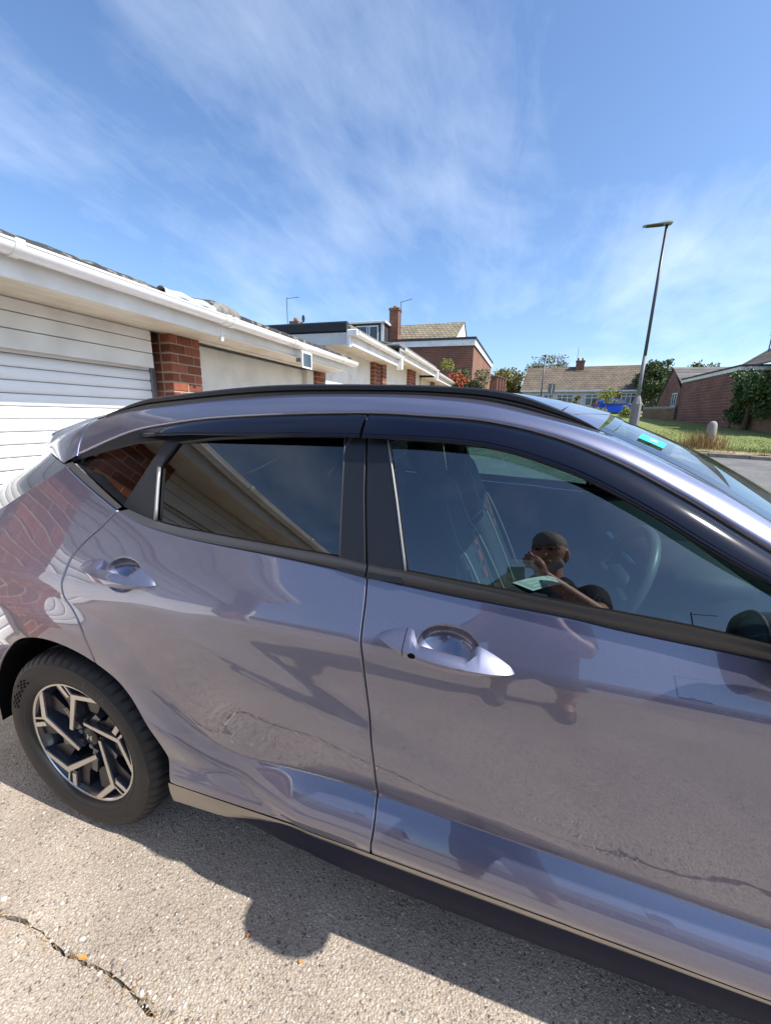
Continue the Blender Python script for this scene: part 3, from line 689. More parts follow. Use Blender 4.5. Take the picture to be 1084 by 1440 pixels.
strip3('sill_trim_strip',top,bot,'strip_metal',bulge=.003)
strip3('sill_gap',[(x,y+.02,z+.012) for x,y,z in shad],[(x,y+.004,z-.02) for x,y,z in shad],'gap_dark')
zc=np.interp(xs,[.39,.60,.66,.78,1.0,1.45,2.2],[.255,.272,.250,.205,.195,.190,.200])
bot2=[(x,-(y-.018),z-.002) for x,y,z in zip(xs,yb,zl)];cl=[(x,-(y-.055),min(z,b[2]-.004)) for x,y,z,b in zip(xs,yb,zc,bot2)];cl2=[(x,-(y-.16),z-.006) for (x,_,z),y in zip(cl,yb)]
strip3('sill_cladding',bot2,cl,'clad_navy',bulge=.012);strip3('sill_underside',cl,cl2,'clad_navy')
# ---- greenhouse (all black trim, glass and deflectors follow yG)
BH=C2([(.208,1.196),(.36,1.171),(.475,1.163),(.805,1.157),(.977,1.154),(1.038,1.150),(1.132,1.147),(1.328,1.140),(1.471,1.134),(1.68,1.126),(1.742,1.121),(1.90,1.108),(2.05,1.090)])
CANT=C2([(-.137,1.297),(-.058,1.330),(.084,1.385),(.198,1.421),(.339,1.445),(.502,1.465),(.745,1.480),(.98,1.488),(1.139,1.484),(1.277,1.475),(1.415,1.447),(1.54,1.401),(1.653,1.344),(1.754,1.285),(1.90,1.200),(2.06,1.100)])
GT=C2([(1.048,1.428),(1.126,1.429),(1.253,1.424),(1.34,1.411),(1.453,1.379),(1.509,1.357),(1.612,1.306),(1.675,1.270),(1.739,1.236),(1.80,1.207),(1.93,1.142),(1.985,1.108)])
QG=[(-.069,1.314),(.096,1.356),(.21,1.381),(.323,1.394),(.209,1.199)]
RG=[(.357,1.172),(.329,1.318),(.383,1.391),(.519,1.410),(.758,1.425),(.936,1.431),(.970,1.154)]
def it(c,x): return np.interp(x,[q[0] for q in c],[q[1] for q in c])
gb=[(x,float(it(BH,x))-.02) for x in np.arange(.38,.97,.03)]
RGp=RG[1:6]+[(.972,1.13)]+gb[::-1]+[(.355,1.15)]
panel('window_glass',C2(RG[1:6]+[],.03)+[(.972,1.13)]+gb[::-1]+[(.357,1.15)],yG,'glass_privacy',DR,off=-.012,ret=0,step=.03)
panel('quarter_glass',C2([(-.088,1.309),(.096,1.366),(.21,1.391),(.338,1.405)],.03)+[(.214,1.182)],yG,'glass_privacy',CAR,off=-.004,ret=0,step=.03)
gb=[(x,float(it(BH,x))-.02) for x in np.arange(1.16,1.98,.03)]
panel('window_glass',C2([(1.132,1.13),(1.09,1.29),(1.046,1.43)],.03)+[(q[0],q[1]+.012) for q in GT[1:]]+gb[::-1],yG,'glass_front',DF,off=-.012,ret=0,step=.03)
# pillars
panel('pillar_trim',[(.936,1.440),(.970,1.125),(1.040,1.118),(1.0365,1.155),(1.010,1.30),(.985,1.485),(.936,1.486)],yG,'black_satin',DR,off=.001,ret=.012,r=.0025)
panel('pillar_trim',[(1.0425,1.155),(1.0445,1.118),(1.131,1.12),(1.131,1.148),(1.09,1.29),(1.047,1.428),(1.046,1.480),(.990,1.485),(1.016,1.30)],yG,'black_satin',DF,off=.001,ret=.012,r=.0025)
panel('window_edge_strip',[(1.049,1.427),(1.0535,1.427),(1.096,1.29),(1.1370,1.147),(1.1325,1.148),(1.092,1.29)],yG,'edge_strip',DF,off=.0025,ret=.010,r=.001,step=.03)
panel('window_edge_strip',[(.326,1.320),(.3315,1.320),(.361,1.173),(.3555,1.173)],yG,'edge_strip',DR,off=.003,ret=.010,r=.001,step=.03)
panel('window_edge_strip',[(.9345,1.430),(.9375,1.430),(.972,1.155),(.969,1.155)],yG,'belt_trim',DR,off=.002,ret=.010,r=.0006,step=.03)
panel('corner_panel',[(.213,1.196),(.236,1.235),(.330,1.394),(.383,1.396),(.379,1.388),(.327,1.318),(.356,1.168),(.29,1.176)],yG,'black_plastic',DR,off=.001,ret=.012,r=.0025)
# frame above the glass
ca=lambda a,b:[q for q in CANT if a<q[0]<b]
def qt(x): return np.interp(x,[-.069,.096,.21,.323,.383,.519,.758,.936,.985],[1.314,1.356,1.381,1.394,1.391,1.410,1.425,1.431,1.432])
upr=[(x,float(qt(x))) for x in np.arange(-.066,.985,.025)]
panel('upper_frame',[(-.12,1.292)]+upr+[(.985,1.487)]+ca(-.10,.975)[::-1],yG,'black_satin',CAR,off=-.002,ret=.012,r=.002)
upf=[q for q in GT]
panel('upper_frame',[(.990,1.43)]+upf+[(2.05,1.092)]+ca(1.0,2.05)[::-1]+[(.990,1.487)],yG,'black_satin',CAR,off=-.002,ret=.012,r=.002)
# bright-edged quarter trim and belt trim: lofts from body to glass
def lof(name,A,B,m,parent,n=8,bul=.008,hard=True):
    rows=[]
    for k in range(n+1):
        t=k/n;rows.append([np.array(a)*(1-t)+np.array(b)*t+np.array([0,-bul*math.sin(math.pi*min(1,t*1.15)),0]) for a,b in zip(A,B)])
    o=MB().grid([[tuple(q) for q in r] for r in rows]).build(name,m,parent,True);mirror(o);return o
def beltseg(x0,x1,parent,n):
    xs=np.linspace(x0,x1,n);zl_=it(BELT,xs);zh=it(BH,xs);A=[(x,-(float(yL(x,z,False))-.004),z-.004) for x,z in zip(xs,zl_)];A0=[(x,y+.02,z-.012) for x,y,z in A]
    B=[(x,-(float(yG(x,z))+.003),z+.001) for x,z in zip(xs,zh)]
    lof('belt_trim',A,B,'belt_trim',parent,10,.007);lof('belt_seal',B,[(x,y+.016,z-.002) for x,y,z in B],'gap_dark',parent,1,0)
beltseg(.246,1.0415,DR,40);beltseg(1.0465,2.05,DF,50)
qa=C2([(-.012,1.307),(.111,1.252),(.246,1.196)],.03);qb=C2([(-.080,1.309),(.070,1.250),(.212,1.194)],.03)
n_=min(len(qa),len(qb));qa=[qa[int(i*(len(qa)-1)/(n_-1))] for i in range(n_)];qb=[qb[int(i*(len(qb)-1)/(n_-1))] for i in range(n_)]
lof('quarter_trim',[(x,-(float(yL(x,z,False))-.004),z) for x,z in qa],[(x,-(float(yG(x,z))+.002),z) for x,z in qb],'belt_trim',CAR,8,.006)
# wind deflectors: smoked plastic, standing off the frame along their lower edge
def deflector(x0,x1,lowf,parent,so=.024):
    xs=np.arange(x0,x1+.001,.022);zt_=it(CANT,xs)-.006;zb=np.array([lowf(x) for x in xs])
    def off(x,z):
        a=np.interp(x,xs,zt_);b=np.interp(x,xs,zb);t=np.clip((z-b)/np.maximum(a-b,.004),0,1)
        f=sst(x0-.001,x0+.12,x) if x0<.5 else 1.
        return .003+so*f*(1-t**1.8)**.75
    rows=[];n=12
    for k in range(n+1):
        t=k/n;z=zb*(1-t)+zt_*t;P,N=surfP(yG,off,xs,z);rows.append([tuple(p) for p in P])
    lip=[(x,y+.004,z) for x,y,z in rows[0]];lip2=[(x,y+.004,z+.01) for x,y,z in rows[0]]
    o=MB().grid([lip2,lip]+rows).build('wind_deflector','visor',parent,True);mirror(o);return o
deflector(.215,.985,lambda x:float(np.interp(x,[.2,.30,.45,.55,.76,1.0],[1.402,1.408,1.418,1.420,1.426,1.431])),DR)
deflector(.992,1.955,lambda x:float(np.interp(x,[.99]+[q[0] for q in GT],[1.43]+[q[1]+.002 for q in GT])),DF)
# ---- roof side, roof, rails
LO=[(-.058,.684,1.330),(.084,.675,1.385),(.198,.671,1.421),(.339,.673,1.445),(.502,.677,1.465),(.745,.688,1.480),(.98,.698,1.488),(1.139,.707,1.484),(1.277,.717,1.475),(1.415,.734,1.447),(1.54,.758,1.401),(1.653,.785,1.344),(1.754,.810,1.285),(1.90,.840,1.200),(2.06,.862,1.100)]
UP=[(-.048,.610,1.447),(.07,.612,1.474),(.17,.616,1.489),(.32,.619,1.505),(.49,.621,1.520),(.735,.622,1.535),(.98,.622,1.538),(1.139,.621,1.534),(1.275,.619,1.522),(1.41,.612,1.492),(1.529,.600,1.459),(1.639,.630,1.411),(1.740,.660,1.359),(1.885,.70,1.268),(2.10,.755,1.14)]
LOc=catmull(LO,.03);m_=len(LOc);UPc=catmull(UP,.03)
def par(P,n):
    P=np.array(P);d=np.concatenate([[0],np.cumsum(np.linalg.norm(np.diff(P,axis=0),axis=1))]);
    return d/d[-1]
# pair by control point parameter
def ctrl(P,k=8):
    out=[]
    P=[np.array(p,float) for p in P]
    for i in range(len(P)-1):
        p0=P[max(i-1,0)];p1=P[i];p2=P[i+1];p3=P[min(i+2,len(P)-1)];m1=(p2-p0)/2 if i else (p2-p1);m2=(p3-p1)/2 if i<len(P)-2 else (p2-p1)
        for j in range(k):
            t=j/k;out.append((2*t**3-3*t*t+1)*p1+(t**3-2*t*t+t)*m1+(3*t*t-2*t**3)*p2+(t**3-t*t)*m2)
    out.append(P[-1]);return out
A=ctrl(LO);B=ctrl(UP);rows=[]
for k in range(-1,11):
    t=max(k,0)/10;row=[]
    for a,b in zip(A,B):
        d=np.linalg.norm(b-a);T0=np.array([0,-.40,.92])*d*1.05;T1=np.array([0,-.97,.24])*d*1.0
        if a[0]>1.5: w=min(1,(a[0]-1.5)/.3);T1=T1*(1-w)+np.array([.25,-.93,-.05])*d*w
        p=(2*t**3-3*t*t+1)*a+(t**3-2*t*t+t)*T0+(3*t*t-2*t**3)*b+(t**3-t*t)*T1
        if k<0:p=a+np.array([0,-.014,-.001])
        row.append((p[0],-p[1],p[2]))
    rows.append(row)
o=MB().grid(rows).build('roof_side','paint',CAR,True);mirror(o)
RIN=[(-.07,.600,1.449),(.05,.602,1.475),(.17,.605,1.491),(.32,.608,1.507),(.49,.610,1.522),(.735,.611,1.537),(.98,.611,1.540),(1.139,.610,1.536),(1.275,.608,1.524),(1.41,.601,1.494),(1.525,.592,1.461)]
Rc=ctrl(RIN,6);rows=[]
for p in Rc:
    c=.040 if p[0]<1.2 else .040+.012*(p[0]-1.2)/.3;fx=.11*sst(.6,1.53,p[0])-.05*(1-sst(-.1,.3,p[0]))
    rows.append([(p[0]+fx*(1-s*s),-p[1]*s,p[2]+c*(1-abs(s)**2.4)) for s in np.linspace(-1,1,41)])
MB().grid(rows,flip=True).build('roof','paint',CAR,True)
# panel joint across the front of the roof and antenna fin
MB().tube([(1.425+.10*(1-s*s),-.60*s,1.4915+.0445*(1-abs(s)**2.4)) for s in np.linspace(-1,1,30)],.0022,5).build('roof_seam','gap_dark',CAR,True)
fin=MB();fin.add([(.02,-.030,1.478),(.02,.030,1.478),(.27,.022,1.514),(.27,-.022,1.514),(.03,-.006,1.560),(.03,.006,1.560),(.10,.006,1.552),(.10,-.006,1.552)],[(0,1,2,3),(4,7,6,5),(0,3,7,4),(1,5,6,2),(0,4,5,1),(3,2,6,7)])
fin.build('antenna_fin','black_gloss',CAR,fix=True)
RB=[(.012,.612,1.462),(.155,.612,1.487),(.278,.612,1.502),(.648,.612,1.530),(1.007,.612,1.535),(1.218,.610,1.527),(1.325,.607,1.511),(1.409,.603,1.491),(1.493,.596,1.468),(1.540,.590,1.450)]
RT=[(.012,.604,1.468),(.155,.604,1.511),(.278,.604,1.530),(.648,.604,1.561),(1.007,.604,1.563),(1.218,.603,1.556),(1.325,.60,1.543),(1.409,.597,1.517),(1.493,.592,1.482),(1.540,.588,1.456)]
a=ctrl(RB,7);b=ctrl(RT,7);rows=[]
for p,q in zip(a,b):
    w=.028;h=q[2]-p[2]
    pr=[(.008,-.012),(.010,.25*h),(.002,.40*h),(.006,.50*h),(.006,.85*h),(0,h),(-.018,h*1.0),(-w-.004,.7*h),(-w-.008,-.012)]
    rows.append([(p[0],-(p[1]+dy),p[2]+dz) for dy,dz in pr])
o=autosmooth(MB().grid(rows,flip=True).build('roof_rail','black_satin',CAR),50);mirror(o)
# ---- windscreen with frit border, bonnet, front and rear ends
WS=[(1.529,.596,1.462),(1.639,.626,1.413),(1.740,.656,1.361),(1.885,.697,1.269),(2.10,.752,1.135),(2.27,.775,1.055)]
e=ctrl(WS,5);rows=[]
for i,p in enumerate(e):
    t=i/(len(e)-1);f=.115+.14*t;dz=.042*(1-t)+.018*t
    rows.append([(p[0]+f*(1-abs(s)**2.2),-p[1]*s,p[2]+dz*(1-abs(s)**2.4)-.003) for s in np.linspace(-1,1,33)])
wsr=rows;MB().grid(rows,flip=True).build('windscreen','glass_screen',CAR,True)
def wspt(t,s,h=.0):
    i=t*(len(wsr)-1);i0=min(int(i),len(wsr)-2);j=(1+s)/2*32;j0=min(int(j),31);fi,fj=i-i0,j-j0
    g=lambda a,b:np.array(wsr[a][b]);p=(g(i0,j0)*(1-fi)+g(i0+1,j0)*fi)*(1-fj)+(g(i0,j0+1)*(1-fi)+g(i0+1,j0+1)*fi)*fj
    return (p[0]+h*.45,p[1],p[2]+h)
for nm,s0,s1 in (('screen_border',.945,1.0),('screen_border',-1.0,-.93)):
    MB().grid([[wspt(t,s,.0025) for s in np.linspace(s0,s1,4)] for t in np.linspace(0,1,24)]).build(nm,'black_gloss',CAR,True)
MB().grid([[wspt(t,s,.0025) for s in np.linspace(.94,-.92,20)] for t in np.linspace(0.0,.035,3)]).build('screen_border','black_gloss',CAR,True)
st=MB().grid([[wspt(t,s,.004) for s in np.linspace(.885,.775,5)] for t in np.linspace(.115,.205,4)]).build('screen_sticker','sticker',CAR,True)
MB().grid([[wspt(t,s,.005) for s in np.linspace(.85,.815,3)] for t in np.linspace(.15,.175,3)]).build('sticker_print','sticker_white',st,True)
HB=[(2.25,.80,1.045),(2.5,.80,1.035),(2.8,.79,1.005),(3.1,.76,.95),(3.35,.70,.875),(3.46,.62,.80)]
rows=[[(p[0]+.06*(1-s*s)*(1 if p[0]>3 else .2),-p[1]*s,p[2]+.055*(1-abs(s)**2.6)) for s in np.linspace(-1,1,25)] for p in ctrl(HB,5)]
MB().grid(rows,flip=True).build('bonnet','paint',CAR,True)
def ring(x,w,z0,z1,n=20):
    return [(x-.12*abs(s)**5,-w*s,z0+(z1-z0)*0) for s in np.linspace(-1,1,n)]
FB=[(3.50,.60,.86),(3.58,.74,.72),(3.60,.80,.55),(3.58,.82,.40),(3.52,.80,.24),(3.40,.76,.19)]
MB().grid([[(p[0]-.20*abs(s)**4,-p[1]*s,p[2]) for s in np.linspace(-1,1,25)] for p in ctrl(FB,4)],flip=True).build('front_bumper','paint',CAR,True)
MB().grid([[(p[0]-.18*abs(s)**4+.012,-p[1]*s*.7,p[2]) for s in np.linspace(-1,1,15)] for p in [(3.60,.8,.52),(3.595,.8,.40),(3.56,.8,.30)]],flip=True).build('grille','black_plastic',CAR,True)
MB().grid([[(p[0]-.19*abs(s)**4+.008,-p[1]*s,p[2]) for s in np.linspace(-1,1,25)] for p in [(3.515,.60,.855),(3.545,.64,.825)]],flip=True).build('light_bar','alloy',CAR,True)
# spoiler
Gp=[(-.062,.684,1.330),(-.072,.655,1.385),(-.052,.613,1.447),(-.075,.45,1.478),(-.10,.25,1.489),(-.11,0,1.492)]
Tp=[(-.115,.708,1.288),(-.265,.638,1.303),(-.395,.565,1.330),(-.435,.52,1.372),(-.455,.44,1.398),(-.53,0,1.416)]
def mirr(P,k=8):
    c=ctrl(P,k);return [(p[0],-p[1],p[2]) for p in c]+[(p[0],p[1],p[2]) for p in c[::-1][1:]]
g=mirr(Gp);t_=mirr(Tp);rows=[]
for k in range(13):
    t=k/12;rows.append([tuple(np.array(a)*(1-t)+np.array(b)*t+np.array([0,(-1 if a[1]<0 else 1)*.012*math.sin(math.pi*t)*float(sst(.40,.66,abs(a[1]))),.022*math.sin(math.pi*t)*(1-float(sst(.40,.66,abs(a[1]))))])) for a,b in zip(g,t_)])
rows=[[(x+.002,y*.985,z-.008) for x,y,z in rows[0]],[(x-.001,y*.998,z-.001) for x,y,z in rows[0]]]+[[(x-.004,y,z) for x,y,z in rows[0]]]+rows[1:]
rows+=[[(x+.004,y*.992,z-.007) for x,y,z in rows[-1]]]
MB().grid(rows,flip=False).build('rear_spoiler','paint',CAR,True)
MB().grid([[(x+.012,y*.985,z-.007) for x,y,z in g],[(x-.006,y*.985,z-.008) for x,y,z in g]]).build('spoiler_gap','gap_dark',CAR,True)
# tailgate glass with dark side fins
o1=[(-.015,.752,1.303),(-.143,.786,1.228),(-.268,.803,1.160),(-.45,.79,1.072),(-.62,.75,1.01)];i1=[(-.40,.552,1.331),(-.43,.60,1.272),(-.52,.605,1.215),(-.64,.61,1.13),(-.70,.61,1.06)]
a=ctrl(o1,6);b=ctrl(i1,6);rows=[]
for ki,(p,q) in enumerate(zip(a,b)):
    r_=[(p[0]*(1-t)+q[0]*t-.06*min(1,ki/8)*math.sin(math.pi*t),-(p[1]*(1-t)+q[1]*t+.012*math.sin(math.pi*t)),p[2]*(1-t)+q[2]*t) for t in np.linspace(0,1,9)]
    r_+=[(q[0]-.10*(1-s*s),-q[1]*s,q[2]) for s in np.linspace(1,-1,17)[1:-1]];r_+=[(x,-y,z) for x,y,z in r_[:9][::-1]];rows.append(r_)
MB().grid(rows,flip=False).build('rear_window','black_gloss',CAR,True)
rows=[]
for z in (.22,.25,.30,.38,.46,.55,.65,.75,.85,.93,1.0,1.045,1.075):
    yq=float(yL(-.60,z,False))+.002;dp=.20+.05*float(sst(.7,.4,z))-.10*float(sst(.98,1.09,z))
    rows.append([(-.597-dp*(1-abs(s_)**5),-yq*s_,z) for s_ in np.linspace(-1,1,33)])
MB().grid(rows).build('tailgate','paint',CAR,True)
MB().grid([[(-.60-.207*(1-abs(s_)**5),-.80*s_,z) for s_ in np.linspace(-.9,.9,15)] for z in (.30,.42)]).build('rear_bumper_insert','black_plastic',CAR,True)
MB().grid([[(-.605-.205*(1-abs(s)**5),-.80*s,z) for s in np.linspace(-.93,.93,21)] for z in (.90,.93)]).build('rear_light_bar','seat_red',CAR,True)
# ---- underbody, wheel-arch liners, bulkheads (keep daylight out of the gaps)
MB().box(-.60,3.30,-.74,.74,.20,.30).build('underbody','gap_dark',CAR)
for wx in (0,2.66):
    rows=[[(wx+ (AR-.006)*math.cos(R(a)),y,.347+(AR-.006)*math.sin(R(a))) for y in (-.875,-.80,-.50)] for a in range(-6,192,9)]
    o=MB().grid(rows).build('arch_liner','gap_dark',CAR,True);mirror(o)
    o=MB().add([(wx,-.50,.347)]+[(wx+AR*math.cos(R(a)),-.5,.347+AR*math.sin(R(a))) for a in range(-20,205,9)],[(0,i,i+1) for i in range(1,25)]).build('arch_liner','gap_dark',CAR);mirror(o)
def inner_skin(x0,x1,zhi,nm='door_card'):
    xs=np.linspace(x0,x1,12);o=MB().grid([[(x,-(float(yL(x,z,False))-.055),z) for x in xs] for z in (.30,.5,.7,.9,1.0,1.06)]+[[(x,-(float(yL(x,zhi(x),False))-.035),zhi(x)-.012) for x in xs]]).build(nm,'cabin',CAR,True);mirror(o)
inner_skin(.42,1.04,lambda x:float(it(BELT,x)));inner_skin(1.05,2.1,lambda x:float(it(BELT,x)))
# ---- door handles
def handle(parent,x0,x1,z0,z1,keyed):
    n=40;rows=[];L_=x1-x0
    for i in range(n+1):
        u=i/n;x=x0+L_*u;zc=z0+(z1-z0)*u;s=max(.02,math.sin(math.pi*min(1,max(0,u)))**.6);e=1-sst(.25,.33,u)*(1-sst(.67,.76,u))
        om=.003+.037*math.sin(math.pi*u)**.62
        def sp(o,v):
            z=zc+v;y=float(yL(x,min(max(z,.5),1.2),False));return (x,-(y+o),z)
        ti=(om-.019)*(1-e)+(-.004)*e;tv=(.013*(1-e)+.040*e)*s
        prof=[(-.006 if e>.5 else om-.026,.002*s),(ti,tv),((ti+om)/2+.002,tv*.72),(om-.002,.0035*s),(om,0),(om-.0012,-.004*s),(om-.008,-.016*s),(om-.020 if e<.5 else .0,-.0185*s),(om-.027 if e<.5 else -.006,-.010*s)]
        rows.append([sp(o,v) for o,v in prof]+[sp(*prof[0])])
    h=autosmooth(MB().grid(rows).build('door_handle','paint',parent),28)
    h['label']='lavender door handle with '+('round keyhole' if keyed else 'plain grip')
    if keyed:
        i=9;r=rows[i];m=MB();m.tube([(q[0],q[1]-.0006,q[2]) for q in r[1:8]],.0008,4).build('cap_seam','gap_dark',h)
        q=rows[12][5];m=MB();
        m.prism([(.0085*math.cos(a),.0055*math.sin(a)) for a in np.linspace(0,2*math.pi,17)[:-1]],lambda p:(q[0]+p[0],q[1]-.0016,q[2]+.001+p[1]),lambda p:(q[0]+p[0],q[1]+.006,q[2]+p[1])).build('keyhole','gap_dark',h,fix=True)
    return h
handle(DF,1.088,1.383,1.006,.985,True);handle(DR,.172,.452,1.040,1.022,False)
# ---- wheels
mat('emblem',(.55,.55,.56),rough=.25,metal=.9)
def wheel_unit():
    w=bpy.data.objects.new('wheel',None);COL.objects.link(w);w.parent=CAR
    fn=lambda r,h,a:(r*math.cos(a),-h,r*math.sin(a))
    prof=[(.229,-.095),(.25,-.105),(.295,-.1075),(.330,-.095),(.344,-.07),(.347,-.048),(.347,-.042),(.339,-.041),(.339,-.031),(.347,-.030),(.3475,-.006),(.339,-.005),(.339,.005),(.3475,.006),(.347,.030),(.339,.031),(.339,.041),(.347,.042),(.346,.060),(.342,.076),(.336,.088),(.328,.096),(.318,.1015),(.316,.1040),(.300,.1065),(.285,.1070),(.268,.1055),(.258,.1020),(.254,.1030),(.246,.0990),(.240,.0950),(.2365,.088),(.232,.080)]
    N=280;V=[];m=len(prof)
    for k in range(N):
        a=2*math.pi*k/N
        for r,h in prof:
            rr=r
            if k%5==0 and ((.044<abs(h)<.098 and r>.327)): rr-=.007
            if k%5==0 and abs(h)<.03 and r>.343: rr-=.005
            V.append(fn(rr,h,a+(.010*(abs(h)-.05)/.05 if r>.327 else 0)))
    F=[(k*m+j,k*m+j+1,((k+1)%N)*m+j+1,((k+1)%N)*m+j) for k in range(N) for j in range(m-1)]
    ty=autosmooth(mo('tyre',V,F,'rubber',w),32)
    # sidewall lettering and chequered band
    def arctext(txt,r,adeg,size,m='rubber_text'):
        cu=bpy.data.curves.new('lettering','FONT');cu.body=txt;cu.size=size;cu.align_x='CENTER';cu.resolution_u=2;ob=bpy.data.objects.new('lettering',cu);COL.objects.link(ob)
        bpy.context.view_layer.update();me=bpy.data.meshes.new_from_object(ob.evaluated_get(bpy.context.evaluated_depsgraph_get()));bpy.data.objects.remove(ob)
        for v in me.vertices:
            a=R(adeg)-v.co.x/(r+.006);rr=r+v.co.y;hh=np.interp(rr,[.246,.254,.258,.268,.285,.300,.316],[.0990,.103,.1020,.1055,.107,.1065,.104])+.0009
            v.co=Vector(fn(rr,hh,a))
        me.materials.clear();me.materials.append(MATS[m]);o=bpy.data.objects.new('lettering',me);COL.objects.link(o);o.parent=ty
    arctext('ECSTA',.279,62,.033);arctext('215/55 R18 95V',.280,-62,.022);arctext('ECSTA',.279,242,.033)
    for base in (128,):
        b=MB()
        for i in range(11):
            for j in range(4):
                if (i+j)%2==0 and not(4<=i<=5 and j>1):
                    a0=base+i*3.0+j*.9;r0=.274+j*.0075;q=[]
                    for rr,aa in ((r0,a0),(r0+.0075,a0+.9),(r0+.0075,a0+3.7),(r0,a0+2.9)):
                        hh=np.interp(rr,[.258,.268,.285,.300,.316],[.1020,.1055,.107,.1065,.104])+.0007;q.append(fn(rr,hh,R(aa)))
                    b.add(q,[(0,1,2,3)])
        b.build('chequer_band','gap_dark',ty)
    # rim
    rim=MB();rim.lathe([(.236,.086),(.2345,.0895),(.2285,.0895),(.2265,.086)],120,fn);r_=autosmooth(rim.build('rim','alloy',w),40)
    br=MB();br.lathe([(.2365,.088),(.229,.084),(.222,.07),(.216,.03),(.20,-.06),(.215,-.095)],96,fn);br.build('rim_barrel','alloy_dark',r_,True)
    def P(r,a): return np.array([r*math.cos(R(a)),r*math.sin(R(a))])
    hz=lambda p:.066+.0225*min(1,math.hypot(*p)/.232)
    def bar(a,b,wa,wb):
        d=(b-a)/np.linalg.norm(b-a);n=np.array([-d[1],d[0]]);return [a+n*wa,a-n*wa,b-n*wb,b+n*wb]
    for k in range(5):
        j=91+72*k;J=P(.186,j);I=P(.070,j+68);E_=P(.2315,j-30)
        sp=MB()
        d1=(J-I)/np.linalg.norm(J-I);d2=(E_-J)/np.linalg.norm(E_-J);n1=np.array([-d1[1],d1[0]]);n2=np.array([-d2[1],d2[0]])
        out=n1*.0095;bis=(n1+n2);bis/=np.linalg.norm(bis);c=bis@n1
        poly=[I+n1*.007,J+bis*.0095/c,E_+n2*.008,E_-n2*.008,J-bis*.0095/c,I-n1*.007]
        f0=lambda dz:(lambda p:(p[0],-(hz(p)+dz),p[1]))
        sp.prism(poly,f0(0),f0(-.0025));s=sp.build('spoke','alloy',w,fix=True)
        t1=MB();t1.prism(bar(P(.2315,j+14.5),P(.180,j+9),.0085,.0085),f0(-.0006),f0(-.003));t1.build('spoke_fork','alloy',s,fix=True)
        t2=MB();t2.prism(bar(P(.2315,j+7),P(.190,j+2.5),.0035,.0035),f0(-.0006),f0(-.003));t2.build('spoke_fork','alloy',s,fix=True)
        dk=MB();big=[I+n1*.009,J+bis*.0125/c,E_+n2*.011,E_-n2*.011,J-bis*.0125/c,I-n1*.009];dk.prism(big,f0(-.0028),f0(-.042))
        dk.prism(bar(P(.231,j+14.5),P(.172,j+8),.0105,.0105),f0(-.0032),f0(-.036));dk.prism(bar(P(.231,j+7),P(.186,j+2),.0055,.0055),f0(-.0034),f0(-.036))
        dk.prism(bar(P(.05,j+60),P(.135,j+38),.014,.012),f0(-.012),f0(-.04))
        dk.build('spoke_web','alloy_dark',s,fix=True)
        bl=MB();bl.prism([P(.090,j+44),P(.150,j+26),P(.224,j+27),P(.224,j+17),P(.165,j+13),P(.085,j+22)],f0(-.016),f0(-.040));bl.build('aero_blade','black_satin',s,fix=True)
        bl=MB();bl.prism([P(.120,j-14),P(.170,j-10),P(.214,j-20),P(.20,j-30),P(.13,j-30)],f0(-.020),f0(-.040));bl.build('aero_blade','black_satin',s,fix=True)
    hb=MB();hb.lathe([(0,.058),(.030,.058),(.034,.055),(.036,.045),(.060,.040),(.078,.030),(.080,.0)],40,fn);h=autosmooth(hb.build('hub','black_satin',w),40)
    em=MB()
    for poly in ([(-.0155,-.013),(-.0095,-.013),(-.0035,.013),(-.0095,.013)],[(.0035,-.013),(.0095,-.013),(.0155,.013),(.0095,.013)],[(-.008,.004),(-.003,.006),(.008,-.004),(.003,-.006)]):
        em.prism(poly,lambda p:(p[0]*.9,-.0602,p[1]*.85),lambda p:(p[0]*.9,-.057,p[1]*.85))
    em.build('emblem','emblem',h,fix=True)
    for k in range(5):
        a=R(36+72*k);MB().tube([(.056*math.cos(a),-.05,.056*math.sin(a)),(.056*math.cos(a),-.030,.056*math.sin(a))],.010,6).build('wheel_nut','grey_metal',h)
    MB().lathe([(.05,-.01),(.145,-.01),(.145,-.03),(.05,-.03)],48,fn).build('brake_disc','disc',w,True)
    return w
WH=wheel_unit();WH.location=(0,-.785,.347);WH.rotation_euler=(0,0,0)
for x,y,sc in ((2.66,-.785,1),(0,.785,-1),(2.66,.785,-1)):
    c=copy_tree(WH,CAR);c.location=(x,y,.347);c.scale=(1,sc,1)
# ---- door mirrors
def mirror_unit():
    m=MB();rows=[]
    for i in range(13):
        t=i/12;x=1.81+.19*t;k=math.sin(math.pi*(.30+.70*t))**.6 if t<1 else .02
        k=max(.05,k);rows.append([(x,-.965-.078*k*math.copysign(abs(math.cos(a))**.75,math.cos(a)),1.125+.078*k*math.copysign(abs(math.sin(a))**.75,math.sin(a))) for a in np.linspace(0,2*math.pi,29)])
    o=m.grid(rows).build('door_mirror','paint',DF,True);mirror(o)
    f=rows[0];g=MB().add([(p[0]+.006,p[1]*1,p[2]) for p in f[:-1]],[tuple(range(len(f)-1))]).build('mirror_glass','chrome',o);mirror(g)
    rim=MB().tube([(p[0],p[1],p[2]) for p in f],.006,6,False).build('mirror_rim','black_plastic',o,True);mirror(rim)
    a=MB().grid([[(1.895+.045*math.cos(t)+dx,y,z+.018*math.sin(t)) for t in np.linspace(0,2*math.pi,13)] for y,z,dx in ((-.84,1.075,.04),(-.88,1.07,.03),(-.92,1.072,.01),(-.95,1.085,0))]).build('mirror_arm','black_satin',o,True);mirror(a)
mirror_unit()
panel('mirror_sail',[(1.86,1.10),(2.06,1.085),(2.05,1.105),(1.94,1.17)],yG,'black_plastic',DF,off=.004,ret=.01,r=.003)
